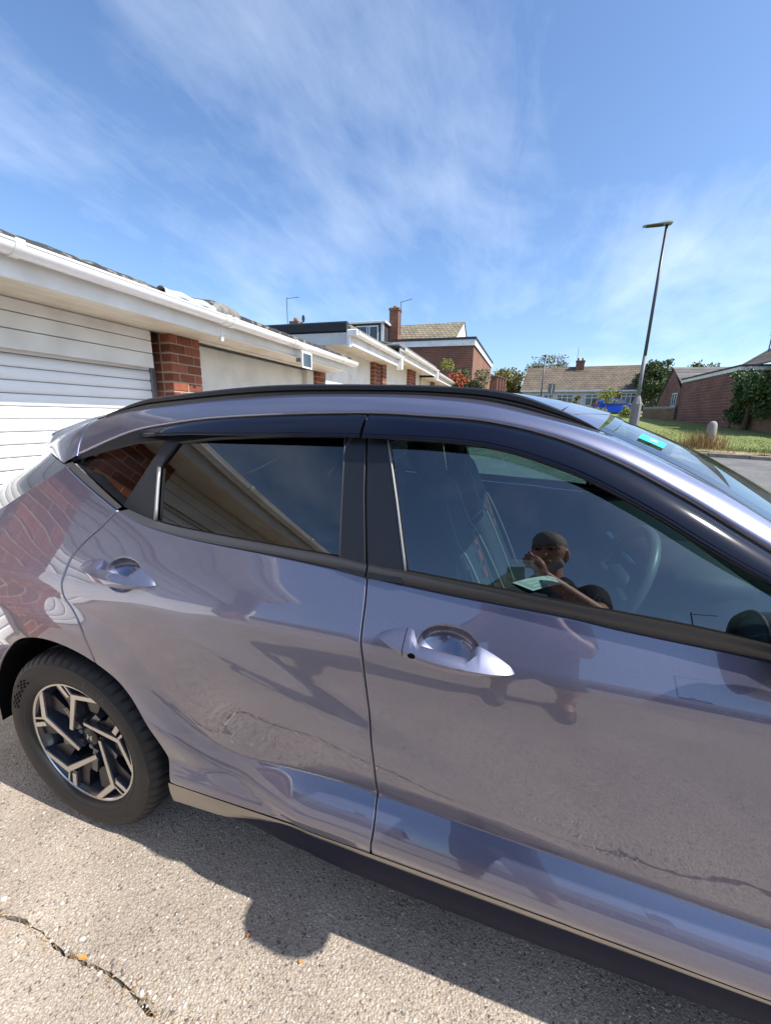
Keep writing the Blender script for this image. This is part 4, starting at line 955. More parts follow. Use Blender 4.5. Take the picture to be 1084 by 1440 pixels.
# ---- cabin
def seat(yc,label):
    s=bpy.data.objects.new('seat',None);COL.objects.link(s);s.parent=CAR;s['label']=label
    rows=[]
    for i in range(17):
        t=i/16;z=.60+.70*t;x=1.355-.27*t**.9;w=.255-.055*t**2;d=.075-.025*t
        if t>.9:w*=1-.5*((t-.9)/.1)**2;d*=1-.4*((t-.9)/.1)**2
        row=[]
        for a in np.linspace(0,2*math.pi,33):
            cy=math.copysign(abs(math.cos(a))**.55,math.cos(a));sx=math.copysign(abs(math.sin(a))**.7,math.sin(a))
            bo=.055*sst(.55,.95,abs(cy))*(1-t*.6)*(1 if sx>0 else 0)*sst(0,.15,t)
            row.append((x+sx*d+bo*max(0,sx)**.5,yc+cy*w,z+.0*sx))
        rows.append(row)
    rows+=[[(1.09,yc,1.315)]*33]
    MB().grid(rows).build('backrest','seat_cloth',s,True)
    rows=[]
    for i in range(9):
        t=i/8;k=math.sin(math.pi*(.08+.84*t))**.5;rows.append([(1.078+.048*k*math.copysign(abs(math.sin(a))**.8,math.sin(a))-.01*t,yc+.128*k*math.copysign(abs(math.cos(a))**.7,math.cos(a)),1.305+.125*t) for a in np.linspace(0,2*math.pi,25)])
    rows=[[(1.078,yc,1.303)]*25]+rows+[[(1.07,yc,1.432)]*25]
    h=MB().grid(rows).build('headrest','seat_cloth',s,True)
    for dy in (-.06,.06): MB().tube([(1.08,yc+dy,1.24),(1.08,yc+dy,1.34)],.007,6).build('headrest_post','chrome',h,True)
    rows=[]
    for i in range(13):
        t=i/12;x=1.24+.52*t;w=.255-.02*t;k=1 if t<.92 else .75
        rows.append([(x,yc+w*math.copysign(abs(math.cos(a))**.5,math.cos(a)),.60+.05*t+k*.085*math.copysign(abs(math.sin(a))**.7,math.sin(a))+.04*sst(.6,1,abs(math.cos(a)))*(math.sin(a)>=-.01)) for a in np.linspace(0,2*math.pi,33)])
    rows=[[(1.24,yc,.60)]*33]+rows+[[(1.77,yc,.64)]*33]
    MB().grid(rows).build('cushion','seat_cloth',s,True)
    for sg in (-1,1):
        pts=[]
        for t in np.linspace(.10,.93,22):
            z=.60+.70*t;x=1.355-.27*t**.9;w=.255-.055*t**2;d=.075-.025*t
            pts.append((x+d+.052*(1-t*.6)*math.sin(math.pi*min(1,t*1.4))**.3+.004,yc+sg*(w*.80-.04*t),z))
        MB().tube(pts,.0045,6).build('piping','seat_piping',s,True)
        for k in range(3):
            t=.62-.085*k;z=.60+.70*t;x=1.355-.27*t**.9+.075-.025*t+.012
            MB().add([(x,yc+sg*.115,z),(x,yc+sg*.135,z+.004),(x-.016,yc+sg*.128,z+.045),(x-.016,yc+sg*.108,z+.041)],[(0,1,2,3)]).build('red_stripe','seat_red',s)
    return s
seat(-.37,'driver seat with pale piping and small red stripes');seat(.37,'passenger seat behind the driver seat')
rows=[[(x,y,z) for y in np.linspace(-.62,.62,13)] for x,z in ((.62,.60),(.45,.64),(.36,.75),(.22,1.08),(.16,1.16),(.10,1.14))]
MB().grid(rows).build('rear_bench','seat_cloth',CAR,True)
for y in (-.36,.36): MB().box(.12,.20,y-.13,y+.13,1.14,1.30,.03).build('rear_headrest','seat_cloth',CAR,True)
MB().box(.44,2.2,-.80,.80,.31,.33).build('cabin_floor','cabin',CAR);MB().box(-.60,.46,-.70,.70,.72,.74).build('boot_floor','cabin',CAR);MB().box(2.15,2.2,-.80,.80,.3,1.05).build('bulkhead','gap_dark',CAR)
rows=[[(x+.05*(1-(y/.75)**2),y,z) for y in np.linspace(-.78,.78,17)] for x,z in ((1.88,.55),(1.80,.78),(1.78,.95),(1.80,1.03),(1.86,1.065),(2.05,1.085),(2.30,1.06))]
MB().grid(rows).build('dashboard','cabin',CAR,True)
MB().box(1.74,1.95,-.55,-.19,1.02,1.115,.03).build('instrument_binnacle','cabin',CAR,True)
for y0 in (-.69,.05): MB().box(1.755,1.80,y0,y0+.12,.985,1.03,.01).build('air_vent','chrome',CAR)
MB().box(1.775,1.795,-.15,.16,.90,1.0,.008).build('centre_screen','black_gloss',CAR)
MB().box(1.20,1.85,-.11,.11,.33,.74,.03).build('centre_console','cabin',CAR,True)
# steering wheel
sw=bpy.data.objects.new('steering_wheel',None);COL.objects.link(sw);sw.parent=CAR;sw.location=(1.665,-.37,1.0);sw.rotation_euler=(0,R(-66),0)
MB().tube([(.185*math.cos(a),.185*math.sin(a),0) for a in np.linspace(0,2*math.pi,49)],.0165,10,False).build('steering_rim','cabin_grey',sw,True)
hbm=MB().box(-.055,.055,-.07,.07,-.03,.015,.02).build('steering_hub','cabin',sw,True)
for a in (90,-90,180):
    c,s_=math.cos(R(a)),math.sin(R(a));MB().tube([(.05*c,.05*s_,-.01),(.18*c,.18*s_,0)],[.022,.014],6).build('steering_spoke','chrome' if a==180 else 'cabin',sw,True)
MB().tube([(0,0,-.02),(0,0,-.20)],.05,12).build('steering_column','cabin',CAR,True).matrix_local=sw.matrix_local.copy() if False else Matrix.Translation((1.665,-.37,1.0))@Matrix.Rotation(R(-66),4,'Y')
MB().tube([(1.735,-.37,1.0),(1.73,-.54,1.02)],.008,6).build('indicator_stalk','black_plastic',CAR,True)
# headlining, inner pillars
rows=[]
for p in Rc: rows.append([(p[0]+.06*(1-s*s)*sst(.6,1.53,p[0]),-(p[1]+.03)*s,p[2]-.045+.03*(1-abs(s)**2.4)) for s in np.linspace(-1,1,21)])
MB().grid(rows).build('headlining','headlining',CAR,True)
def inner_pillar(P,w):
    o=MB().tube([(x,-(float(yG(x,z))-.02-w*1.25),z) for x,z in P],w,8).build('inner_pillar','headlining',CAR,True);mirror(o)
inner_pillar([(1.04,1.10),(1.02,1.25),(.975,1.44)],.038);inner_pillar([(1.60,1.345),(1.78,1.225),(1.98,1.10)],.026);inner_pillar([(.27,1.16),(.33,1.36)],.035)
# seat belt on the near B pillar
MB().add([(1.055,-.655,1.36),(1.075,-.645,1.36),(1.105,-.70,.8),(1.075,-.71,.8)],[(0,1,2,3)]).build('seat_belt','black_plastic',CAR)
# letter lying on the seat
mat('paper',(.82,.82,.80),rough=.7);mat('ink',(.25,.25,.27),rough=.8)
lt=thing('printed_letter',(0,0,0),'white printed sheet of paper lying inside the car on the seat','paper')
c0=np.array([1.40,.125,.752]);cu_=np.array([.165,.145,.0]);cw_=np.array([.085,-.088,.012])
def lp(u,v,h=0): return tuple(c0+cu_*u+cw_*v+np.array([0,0,h+.006*math.sin(3*u)]))
MB().grid([[lp(u,v) for u in np.linspace(0,1,7)] for v in np.linspace(0,1,4)],flip=True).build('sheet','paper',lt,True)
for k in range(9):
    v=.10+.09*k;MB().add([lp(.08,v,.0015),(lp(.5 if k%3==2 else .92,v,.0015)),lp(.5 if k%3==2 else .92,v+.028,.0015),lp(.08,v+.028,.0015)],[(0,1,2,3)]).build('text_line','ink',lt)
MB().box(1.30,1.62,0.02,.30,.70,.745,.01).build('seat_bolster_pad','seat_cloth',CAR)
MB().box(-.66,-.58,-.50,.50,.74,1.12,.02).build('cargo_blocker','cabin',CAR)  # added dark block, stops the sunlit garage door showing through the hollow car
# ================================================================= BACKGROUND
mat('bark',(.10,.075,.05),rough=.95,bump=(20,.6,.02))
mat('leaf_green',(.060,.095,.022),rough=.6,var=(1.3,3,.3,.7),col2=(.105,.135,.035))
mat('leaf_dark',(.036,.066,.018),rough=.55,var=(1.6,3,.3,.7),col2=(.070,.105,.026))
mat('leaf_olive',(.115,.125,.035),rough=.65,var=(1.5,3,.3,.7),col2=(.19,.15,.04))
mat('leaf_yellow',(.30,.28,.035),rough=.6,var=(4,3,.3,.7),col2=(.17,.20,.03))
mat('leaf_ivy',(.038,.085,.022),rough=.45,var=(1.8,3,.3,.72),col2=(.085,.125,.03))
mat('flower_red',(.55,.075,.018),rough=.6);mat('car_blue',(.01,.075,.55),rough=.25,coat=1);mat('car_black',(.012,.013,.016),rough=.25,coat=1)
mat('steel',(.075,.078,.085),rough=.45,metal=.6,bump=(30,.1,.003));mat('steel_pale',(.17,.17,.18),rough=.6,var=(8,4,.4,.7));mat('lamp_head',(.20,.25,.24),rough=.4);mat('stone_post',(.33,.31,.27),rough=.9,var=(9,5,.3,.7),col2=(.20,.185,.16),bump=(50,.6,.01))
mat('slate_edge',(.03,.032,.04),rough=.6);mat('light_red',(.45,.02,.02),rough=.3)
def leaves(name,m,parent,blobs,n,s,seed=0,flat=0):
    r=np.random.default_rng(seed);V=[];F=[];w=np.array([b[3]*b[4]*b[5] for b in blobs])**.67;w/=w.sum()
    for b,k in zip(blobs,r.multinomial(n,w)):
        d=r.normal(size=(k,3));d/=np.linalg.norm(d,axis=1,keepdims=True);rad=r.uniform(.45,1.06,size=(k,1))**.6
        P=d*rad*np.array(b[3:6])+np.array(b[:3]);P+=r.normal(size=(k,3))*s*.8
        for p in P:
            u=r.normal(size=3);u/=np.linalg.norm(u);t=np.cross(u,r.normal(size=3));t/=np.linalg.norm(t);l=s*r.uniform(.6,1.35);q=len(V);h=np.cross(u,t)*l*.18
            V+=[p-u*l,p+t*l*.45+h,p+u*l,p-t*l*.45+h];F+=[(q,q+1,q+2),(q,q+2,q+3)]
    return mo(name,V,F,m,parent)
def clumps(c,rx,ry,rz,n,sz,seed):
    r=np.random.default_rng(seed);out=[]
    for _ in range(n):
        d=r.normal(size=3);d/=np.linalg.norm(d);k=r.uniform(.25,.95);s=sz*r.uniform(.6,1.3)
        out.append((c[0]+d[0]*rx*k,c[1]+d[1]*ry*k,c[2]+d[2]*rz*k,s,s,s*.75))
    return out
def tree(name,base,top,rx,rz,label,m,seed,n=7000,s=.16,group='trees behind the houses',nc=26):
    t=thing(name,base,label,'tree',group);t.location=(0,0,0);c=(base[0],base[1],top-rz)
    b=MB();b.tube([base,(base[0]+.1,base[1],(base[2]+c[2])/2),(c[0],c[1],c[2]+rz*.3)],[.22,.16,.05],8)
    r=random.Random(seed)
    for k in range(8):
        a=r.uniform(0,6.3);b.tube([(base[0],base[1],base[2]+(c[2]-base[2])*r.uniform(.4,.9)),(c[0]+math.cos(a)*rx*.4,c[1]+math.sin(a)*rx*.4,c[2]),(c[0]+math.cos(a)*rx*.8,c[1]+math.sin(a)*rx*.8,c[2]+rz*r.uniform(-.2,.7))],[.10,.06,.02],6)
    b.build('trunk','bark',t,True);leaves('crown',m,t,clumps(c,rx,rx,rz,nc,rx*.33,seed),n,s,seed);return t
def house_box(parent,name,m,P,z0,z1):
    n=len(P);MB().add([(x,y,z0) for x,y in P]+[(x,y,z1) for x,y in P],[(i,(i+1)%n,(i+1)%n+n,i+n) for i in range(n)]+[tuple(range(n,2*n))]).build(name,m,parent,fix=True)
def quad(parent,name,m,A,B,C,D,th=.06):
    A,B,C,D=map(Vector,(A,B,C,D));nrm=(B-A).cross(D-A).normalized()*th;V=[A,B,C,D]+[p-nrm for p in (A,B,C,D)]
    return MB().add([v[:] for v in V],[(0,1,2,3),(7,6,5,4),(0,4,5,1),(1,5,6,2),(2,6,7,3),(3,7,4,0)]).build(name,m,parent)
def window(parent,o,ux,w,h,div=2,fr=.06,frm='upvc',pm='pane',out=.03,top=0):
    """o lower-left corner, ux unit horizontal vector; facing = ux x z"""
    ux=Vector(ux);o=Vector(o);n=ux.cross(Vector((0,0,1)));f=MB()
    def bx(a0,a1,b0,b1,d0,d1,B):
        P=[o+ux*a+Vector((0,0,b))+n*d for d in(d0,d1) for a in(a0,a1) for b in(b0,b1)];B.add([p[:] for p in P],[(0,1,3,2),(4,6,7,5),(0,4,5,1),(2,3,7,6),(0,2,6,4),(1,5,7,3)])
    bx(0,w,0,fr,0,out,f);bx(0,w,h-fr,h,0,out,f);bx(0,fr,fr,h-fr,0,out,f);bx(w-fr,w,fr,h-fr,0,out,f)
    for k in range(1,div): bx(w*k/div-fr/2,w*k/div+fr/2,fr,h-fr,0,out-.003,f)
    if top: bx(fr,w-fr,h*top-fr/2,h*top+fr/2,0,out-.005,f)
    W_=f.build('window',frm,parent,fix=True)
    for k in range(div):
        g=MB();bx(w*k/div+fr*.5,w*(k+1)/div-fr*.5,fr,h-fr,-.02,.006,g);g.build('pane',pm,W_,fix=True)
    s=MB();bx(-.05,w+.05,-.05,0,0,out+.05,s);s.build('sill',frm,W_,fix=True);return W_
# ---- brick flat-roofed extension on the left
H=thing('brick_extension',(0,0,0),'flat roofed brick building with white fascia behind the garages','building')
P=[(-4.2,17.0),(-.57,17.0),(-.25,25.2),(-4.2,25.2)];house_box(H,'wall','brick_wall',P,.4,4.55)
cx=np.mean([p[0] for p in P]);cy=np.mean([p[1] for p in P]);ex=lambda k:[(x+math.copysign(k,x-cx),y+math.copysign(k,y-cy)) for x,y in P]
house_box(H,'fascia','upvc',ex(.06),4.55,4.80);house_box(H,'roof_edge','slate_edge',ex(.09),4.80,4.90)
# ---- tiled house with dormer and chimney
H=thing('dormer_house',(0,0,0),'tiled house with flat dormer and tall brick chimney','house','houses')
quad(H,'roof','tiles',(-9.6,22.6,5.1),(-2.95,23.9,5.25),(-2.45,28.3,7.98),(-9.4,27.0,7.62))
quad(H,'roof','tiles',(-9.4,27.0,7.62),(-2.45,28.3,7.98),(-2.2,32.5,5.2),(-9.4,31.5,5.2))
MB().add([(-2.95,24.2,5.2),(-2.5,28.25,7.86),(-2.3,32.2,5.2),(-2.95,24.2,1.4),(-2.3,32.2,1.4)],[(0,1,2),(0,2,4,3)]).build('gable','render_white',H)
house_box(H,'wall','render_white',[(-9.4,23.0),(-3.0,24.3),(-2.4,32),(-9.4,31)],1.3,5.2)
c=MB().box(-6.46,-5.88,23.4,24.0,5.4,7.75,.01).build('chimney','brick_wall',H);MB().box(-6.50,-5.84,23.36,24.04,7.75,7.9,.01).build('chimney_cap','brick_wall',c);MB().tube([(-6.17,23.7,7.9),(-6.17,23.7,8.05)],.12,10).build('chimney_pot','brick_tan',c,True)
MB().tube([(-5.83,23.7,6.4),(-5.82,23.7,8.30)],.02,6).build('aerial','steel',H);MB().tube([(-5.83,23.7,8.25),(-5.15,23.8,8.42)],.015,6).build('aerial_arm','steel',H)
D=MB().box(-8.75,-6.5,22.5,25.5,5.7,6.86).build('dormer','slate_edge',H);MB().box(-8.9,-6.36,22.35,25.6,6.86,6.98,.01).build('dormer_roof','upvc',D)
MB().box(-6.68,-6.50,22.46,22.6,5.7,6.84,.005).build('dormer_post','upvc',D)
window(H,(-8.3,22.49,5.8),(1,0,0),1.45,.95,2);window(H,(-7.45,22.46,5.72),(1,0,0),.62,1.02,1,.07)
MB().box(-7.35,-7.0,22.52,22.54,5.8,6.6).build('curtain','curtain',H)
# ---- chimney stack of a house further left
H=thing('far_left_house',(0,0,0),'house hidden behind the garages, only its short chimney stack and aerial showing','house','houses')
c=MB().box(-10.85,-10.28,19.0,19.6,5.4,6.42,.01).build('chimney','brick_tan',H);MB().tube([(-10.6,19.3,6.42),(-10.6,19.3,6.62)],.11,10).build('chimney_pot','brick_wall',c,True)
quad(H,'roof','tiles_grey',(-14,17.5,4.0),(-8.5,17.5,4.0),(-8.5,20.5,5.6),(-14,20.5,5.6))
MB().tube([(-10.93,19.0,5.6),(-10.95,19.0,7.6)],.018,6).build('aerial','steel',H);MB().tube([(-10.95,19,7.55),(-10.35,19.3,7.66)],.014,6).build('aerial_arm','steel',H)
MB().lathe([(0,0),(.10,.015),(.20,.06)],16,lambda r,h,a:(-10.12+.3*h+r*math.cos(a)*.5,19.3-h,6.55+r*math.sin(a))).build('satellite_dish','steel_pale',H,True);MB().tube([(-10.28,19.3,6.3),(-10.12,19.3,6.55)],.02,6).build('dish_arm','steel',H)
# ---- flowering shrub, garden posts
T=thing('flowering_shrub',(0,0,0),'leafy shrub with red flowers beside the brick extension','shrub')
leaves('foliage','leaf_dark',T,clumps((-.42,14.9,2.75),.95,.6,.95,26,.30,5),6000,.05,5);leaves('yellow_leaves','leaf_yellow',T,[(-1.25,14.2,3.42,.26,.2,.20)],260,.045,6)
leaves('flowers','flower_red',T,[(-.85,14.2,2.98,.30,.15,.20),(-.62,14.2,2.82,.25,.14,.2),(-1.1,14.2,3.05,.15,.1,.1)],190,.04,8)
MB().tube([(-.75,14.6,.6),(-.75,14.6,2.6)],[.06,.03],6).build('stem','bark',T)
for i in range(4):
    t=i/3;x=-.05+.42*t;y=26.6+4*t;o=MB().box(-.22,.22,-.22,.22,0,2.9,.02).build('garden_pillar','brick_wall');o.location=(x,y,zt(y));MB().box(-.27,.27,-.27,.27,2.9,2.98,.01).build('cap','brick_tan',o)
    tag(o,['nearest','second','third','farthest'][i]+' of the brick garden pillars right of the brick extension','pillar','brick garden pillars')
tree('broadleaf_tree',(0.2,50,2.4),7.4,2.6,2.0,'olive tree left of the far bungalow','leaf_olive',11,6000,.17)
tree('broadleaf_tree',(5.3,57,2.7),9.2,3.2,1.6,'thin topped tree showing above the left of the far bungalow roof','leaf_olive',12,2600,.15,nc=34)
tree('broadleaf_tree',(14.6,46,2.4),7.7,2.0,2.1,'dense green tree right of the far bungalow','leaf_green',13,9000,.15)
tree('broadleaf_tree',(18.5,46,2.4),7.2,1.5,1.5,'small green tree showing over the grey roof','leaf_green',14,3000,.15)
T=thing('far_hedge',(0,0,0),'dark hedge line closing the view behind the far bungalow','hedge');leaves('foliage','leaf_dark',T,[(x,62+3*math.sin(x),3.6+.5*math.sin(x*1.7),2.2,1.5,1.9) for x in range(-14,44,2)],9000,.34,77);MB().box(-15,45,62.5,63.2,2.5,4.2).build('stems','bark',T)
# ---- far bungalow
B_=thing('far_bungalow',(0,0,0),'long white bungalow with brown tiled roof and brick chimney','bungalow','houses')
B_.location=(2.16,48.35,0);B_.rotation_euler=(0,0,R(-8))
g0=2.2;BW=11.9
MB().box(0,BW,0,8,g0-.3,4.6).build('wall','render_white',B_)
quad(B_,'roof','tiles_far',(-.25,-.35,4.62),(BW+.25,-.35,4.62),(BW+.1,3.9,7.55),(-.1,3.9,7.55));quad(B_,'roof','tiles_far',(-.1,3.9,7.55),(BW+.1,3.9,7.55),(BW+.25,8.3,4.6),(-.25,8.3,4.6))
MB().add([(BW,0,4.6),(BW,8,4.6),(BW,3.9,7.45),(0,0,4.6),(0,8,4.6),(0,3.9,7.45)],[(0,1,2),(3,5,4)]).build('gable','brick_wall',B_)
MB().box(-.2,BW+.2,-.42,-.34,4.48,4.64).build('gutter','upvc',B_)
for x,w,d in ((.5,1.5,3),(2.3,1.1,2),(3.7,1.7,3),(6.6,2.6,4),(10.0,1.8,4)): window(B_,(x,-.005,3.05 if x<9 else 3.2),(1,0,0),w,1.15,d,.07,top=.7)
MB().box(9.35,9.95,-.05,.1,g0-.2,4.5).build('brick_panel','brick_wall',B_);MB().box(11.4,11.95,-.05,.1,g0-.2,4.5).build('brick_panel','brick_wall',B_)
c=MB().box(5.2,6.1,3.2,3.9,6.6,8.1,.01).build('chimney','brick_wall',B_);MB().box(5.15,6.15,3.15,3.95,8.0,8.15,.01).build('chimney_cap','brick_tan',c)
for x in (5.4,5.85): MB().tube([(x,3.5,8.15),(x,3.5,8.45)],.1,8).build('chimney_pot','brick_tan',c,True)
MB().box(5.0,6.3,2.95,3.22,6.75,6.95).build('flashing','felt_grey',B_);MB().tube([(5.3,3.5,8.0),(5.25,3.5,9.6)],.02,5).build('aerial','steel',B_);MB().box(12.0,14.5,.6,3.5,4.0,4.25).build('porch_roof','upvc',B_)
MB().tube([(14.3,.8,g0-.2),(14.3,.8,4.0)],.06,6).build('porch_post','upvc',B_)
# ---- cars on the far drive
def small_car(x,y,rz,m,label,L=4.0):
    t=thing('parked_car',(x,y,zt(y)+.02),label,'car','cars parked by the far bungalow');t.rotation_euler=(0,0,rz)
    prof=[(-L/2,.35),(-L/2+.02,.75),(-L/2+.12,.98),(-L/2+.35,1.30),(-L/2+.75,1.46),(-.1,1.50),(.45,1.42),(L/2-1.15,1.02),(L/2-.55,.93),(L/2-.1,.78),(L/2,.55),(L/2-.02,.28)]
    rows=[]
    for s in np.linspace(-1,1,13):
        k=abs(s)**5;rows.append([(px*(1-.05*k),s*(.86 if pz<1.0 else .86-.30*(pz-1.0)),pz-.05*k) for px,pz in prof]+[(L/2-.02,s*.8,.22),(-L/2,s*.8,.22),(-L/2,s*.86,.35)])
    b=MB().grid(rows);n=len(rows[0]);b.f.append(tuple(range(n-1)));b.f.append(tuple(range(12*n+n-2,12*n-1,-1)))
    autosmooth(b.build('body',m,t),35)
    for sg in (-1,1):
        for q in ([(-L/2+.50,1.02),(-L/2+.62,1.28),(-L/2+.9,1.38),(-.45,1.40),(-.45,1.02)],[(-.38,1.02),(-.38,1.40),(.30,1.36),(L/2-1.25,1.04)]):
            MB().prism(q,lambda p:(p[0],sg*(.875-.30*max(0,p[1]-1.0)),p[1]),lambda p:(p[0],sg*(.84-.30*max(0,p[1]-1.0)),p[1])).build('side_window','pane',t,fix=True)
        for wx in (-L/2+.72,L/2-.78):
            w=MB().lathe([(.0,.10),(.30,.10),(.32,.06),(.32,-.1)],20,lambda r,h,a:(wx+r*math.cos(a),sg*(.78+h),.32+r*math.sin(a))).build('wheel','rubber',t,True)
            MB().lathe([(0,.105),(.20,.11),(.215,.10)],14,lambda r,h,a:(wx+r*math.cos(a),sg*(.78+h),.32+r*math.sin(a))).build('rim','alloy',w,True)
        MB().box(-L/2-.01,-L/2+.12,sg*.72-.11,sg*.72+.11,.82,1.0,.02).build('rear_light','light_red',t)
        MB().box(L/2-.22,L/2-.01,sg*.62-.14,sg*.62+.14,.66,.78,.02).build('headlight','chrome',t)
    MB().grid([[(-L/2+.105,y_,.99),(-L/2+.33,y_*.93,1.29)] for y_ in (-.72,0,.72)],flip=True).build('rear_window','pane',t)
    return t
small_car(10.75,42.6,R(6),'car_blue','bright blue hatchback parked beside the lamp post');small_car(4.9,42.6,R(2),'car_black','dark car parked in front of the white bungalow windows')
# ---- street lamps, sign
def lamp(x,y,h,label,arm,big):
    t=thing('street_lamp',(x,y,zt(y)),label,'street lamp','street lamps')
    if big:
        b=MB();pr=[(.155*math.cos(R(45*k+22)),.155*math.sin(R(45*k+22))) for k in range(8)]
        b.prism(pr,lambda p:(p[0],p[1],1.45),lambda p:(p[0],p[1],-.1));b.prism(pr,lambda p:(p[0]*.45,p[1]*.45,1.72),lambda p:(p[0],p[1],1.45));b.build('base','steel_pale',t,fix=True)
        MB().tube([(0,0,1.6),(0,0,3.0)],[.062,.058],12).build('lower_pole','steel_pale',t,True)
    MB().tube([(0,0,2.9 if big else 0),(0,0,h)],[.052,.042] if big else [.06,.05],12).build('pole','steel',t,True)
    hd=MB();rows=[]
    for i in range(9):
        k=i/8;x_=.13-(arm+.13)*k;w=.05+.10*math.sin(math.pi*min(1,.2+.75*k))**.6;th=.085*(1-.72*sst(.15,.6,k))
        rows.append([(x_,w*math.copysign(abs(math.cos(a))**.6,math.cos(a)),h+.012+(th*max(0,math.sin(a))**.8 if math.sin(a)>0 else .012*math.sin(a))) for a in np.linspace(0,2*math.pi,21)])
    rows=[[(.14,0,h+.03)]*21]+rows+[[(-arm-.01,0,h+.012)]*21];hdo=autosmooth(hd.grid(rows).build('lamp_head','lamp_head',t),40)
    MB().box(-arm*.85,-.1,-.09,.09,h-.008,h+.004).build('lamp_panel','slate_edge',hdo);return t
lamp(5.38,14.35,6.86,'tall street lamp on the lawn with flat lamp head',.66,True);lamp(3.55,36.9,5.1,'distant slim street lamp in front of the bungalow roof',.25,False)
s=thing('road_sign',(4.3,36.3,zt(36.3)),'small grey road sign on a pole before the bungalow','sign');MB().tube([(0,0,0),(0,0,2.7)],.045,8).build('pole','steel',s,True);MB().box(-.28,.28,-.03,.0,1.95,2.75,.01).build('plate','steel_pale',s)
# ---- shrubs and saplings in front of the bungalow
def bush(name,c,rx,rz,label,m,seed,n=900,s=.09,group='shrubs before the bungalow'):
    t=thing(name,(0,0,0),label,'shrub',group);leaves('foliage',m,t,clumps(c,rx,rx,rz,10,rx*.5,seed),n,s,seed);MB().tube([(c[0],c[1],zt(c[1])),c],[.05,.03],6).build('stem','bark',t);return t
bush('clipped_bush',(7.6,46.0,3.35),.50,.95,'rounded clipped bush between the bungalow windows','leaf_olive',21,1600)
bush('sapling',(9.3,39.6,3.75),.95,.6,'young sapling with open yellow-green crown left of the blue car','leaf_yellow',22,420,.11)
bush('garden_shrub',(7.6,35,2.15),.8,.35,'low yellow-green shrub below the clipped bush','leaf_yellow',23,700)
bush('garden_shrub',(10.3,36.5,2.3),.5,.5,'small yellowish bush just left of the lamp base','leaf_yellow',24,600)
# ---- brick building, gable, boundary wall and ivy on the right
H=thing('red_brick_building',(0,0,0),'dark red brick side wall with sloping white fascia behind the lawn','building','buildings on the right')
house_box(H,'wall','brick_dark',[(12.42,24.4),(19,24.4),(19,32.2),(12.5,32.2)],.6,4.17)
for nm,m,z0,z1,e in (('fascia','upvc',4.17,4.36,.05),('roof_edge','slate_edge',4.36,4.45,.09)): house_box(H,nm,m,[(12.42-e,24.4-e),(19,24.4-e),(19,32.2+e),(12.5-e,32.2+e)],z0,z1)
H=thing('gabled_brick_house',(0,0,0),'brick gable with grey roof behind the red brick wall','house','houses')
MB().add([(12.6,32.6,1.3),(12.6,36.8,1.3),(12.6,36.8,3.2),(12.6,34.6,5.35),(12.6,32.6,3.8)],[(0,1,2,3,4)]).build('gable','brick_dark',H)
quad(H,'roof','tiles_grey',(12.5,34.6,5.42),(20,34.6,5.42),(20,31.5,3.6),(12.5,31.5,3.6));quad(H,'roof','tiles_grey',(12.5,37,3.1),(20,37,3.1),(20,34.6,5.42),(12.5,34.6,5.42));window(H,(12.59,33.9,2.6),(0,-1,0),.9,.95,2)
H=thing('boundary_wall',(0,0,0),'low rough brown boundary wall left of the red brick wall','wall');house_box(H,'wall','brick_tan',[(11.1,35.0),(11.35,35.1),(12.6,32.4),(12.35,32.2)],1.2,2.45);MB().tube([(11.2,35,2.45),(12.45,32.3,2.45)],.16,6).build('coping','stone_post',H)
H=thing('garden_wall',(0,0,0),'pale brown brick garden wall hung with ivy','wall');house_box(H,'wall','brick_tan',[(12.45,24.3),(12.7,24.3),(13.6,17.5),(13.35,17.5)],.5,2.95)
for y in (23.2,21.2,19.2): MB().box(12.3+(24.3-y)*.13,12.75+(24.3-y)*.13,y-.22,y+.22,.5,2.98,.01).build('wall_pier','brick_tan',H)
T=thing('ivy',(0,0,0),'thick dark green ivy spilling over the garden wall','ivy')
bl=clumps((12.4,22.4,3.15),.75,1.5,.85,30,.42,31)+clumps((12.9,20.3,3.5),.8,1.6,.9,26,.45,33)+clumps((12.25,23.4,1.9),.35,.5,.8,10,.30,32)+clumps((12.5,21.9,2.2),.35,.8,.5,8,.3,35)
leaves('foliage','leaf_ivy',T,bl,15000,.085,34);leaves('top_growth','leaf_yellow',T,clumps((12.7,21.2,4.15),.6,1.7,.25,14,.22,36),1300,.08,37);MB().tube([(12.4,22.9,.9),(12.4,22.7,2.6)],[.14,.08],7).build('stem','bark',T)
H=thing('hipped_roof_house',(0,0,0),'brown tiled roof rising at the right edge above the ivy','house','houses')
quad(H,'roof','tiles_far',(13.2,27.2,4.5),(13.2,20.0,4.5),(17.5,20.0,7.6),(17.5,27.2,7.6));house_box(H,'wall','brick_tan',[(14,20.5),(20,20.5),(20,24.3),(14,24.3)],.5,4.6)
MB().box(15.0,15.5,26.2,26.8,5.2,6.0,.01).build('chimney','brick_dark',H);MB().tube([(14.4,26.6,5),(14.4,26.6,6.6)],.03,6).build('aerial','steel',H)
for k in range(3): MB().tube([(14.4-.1,26.6,6.2+.15*k),(15.1,26.6,6.25+.15*k)],.018,5).build('aerial_arm','steel',H)
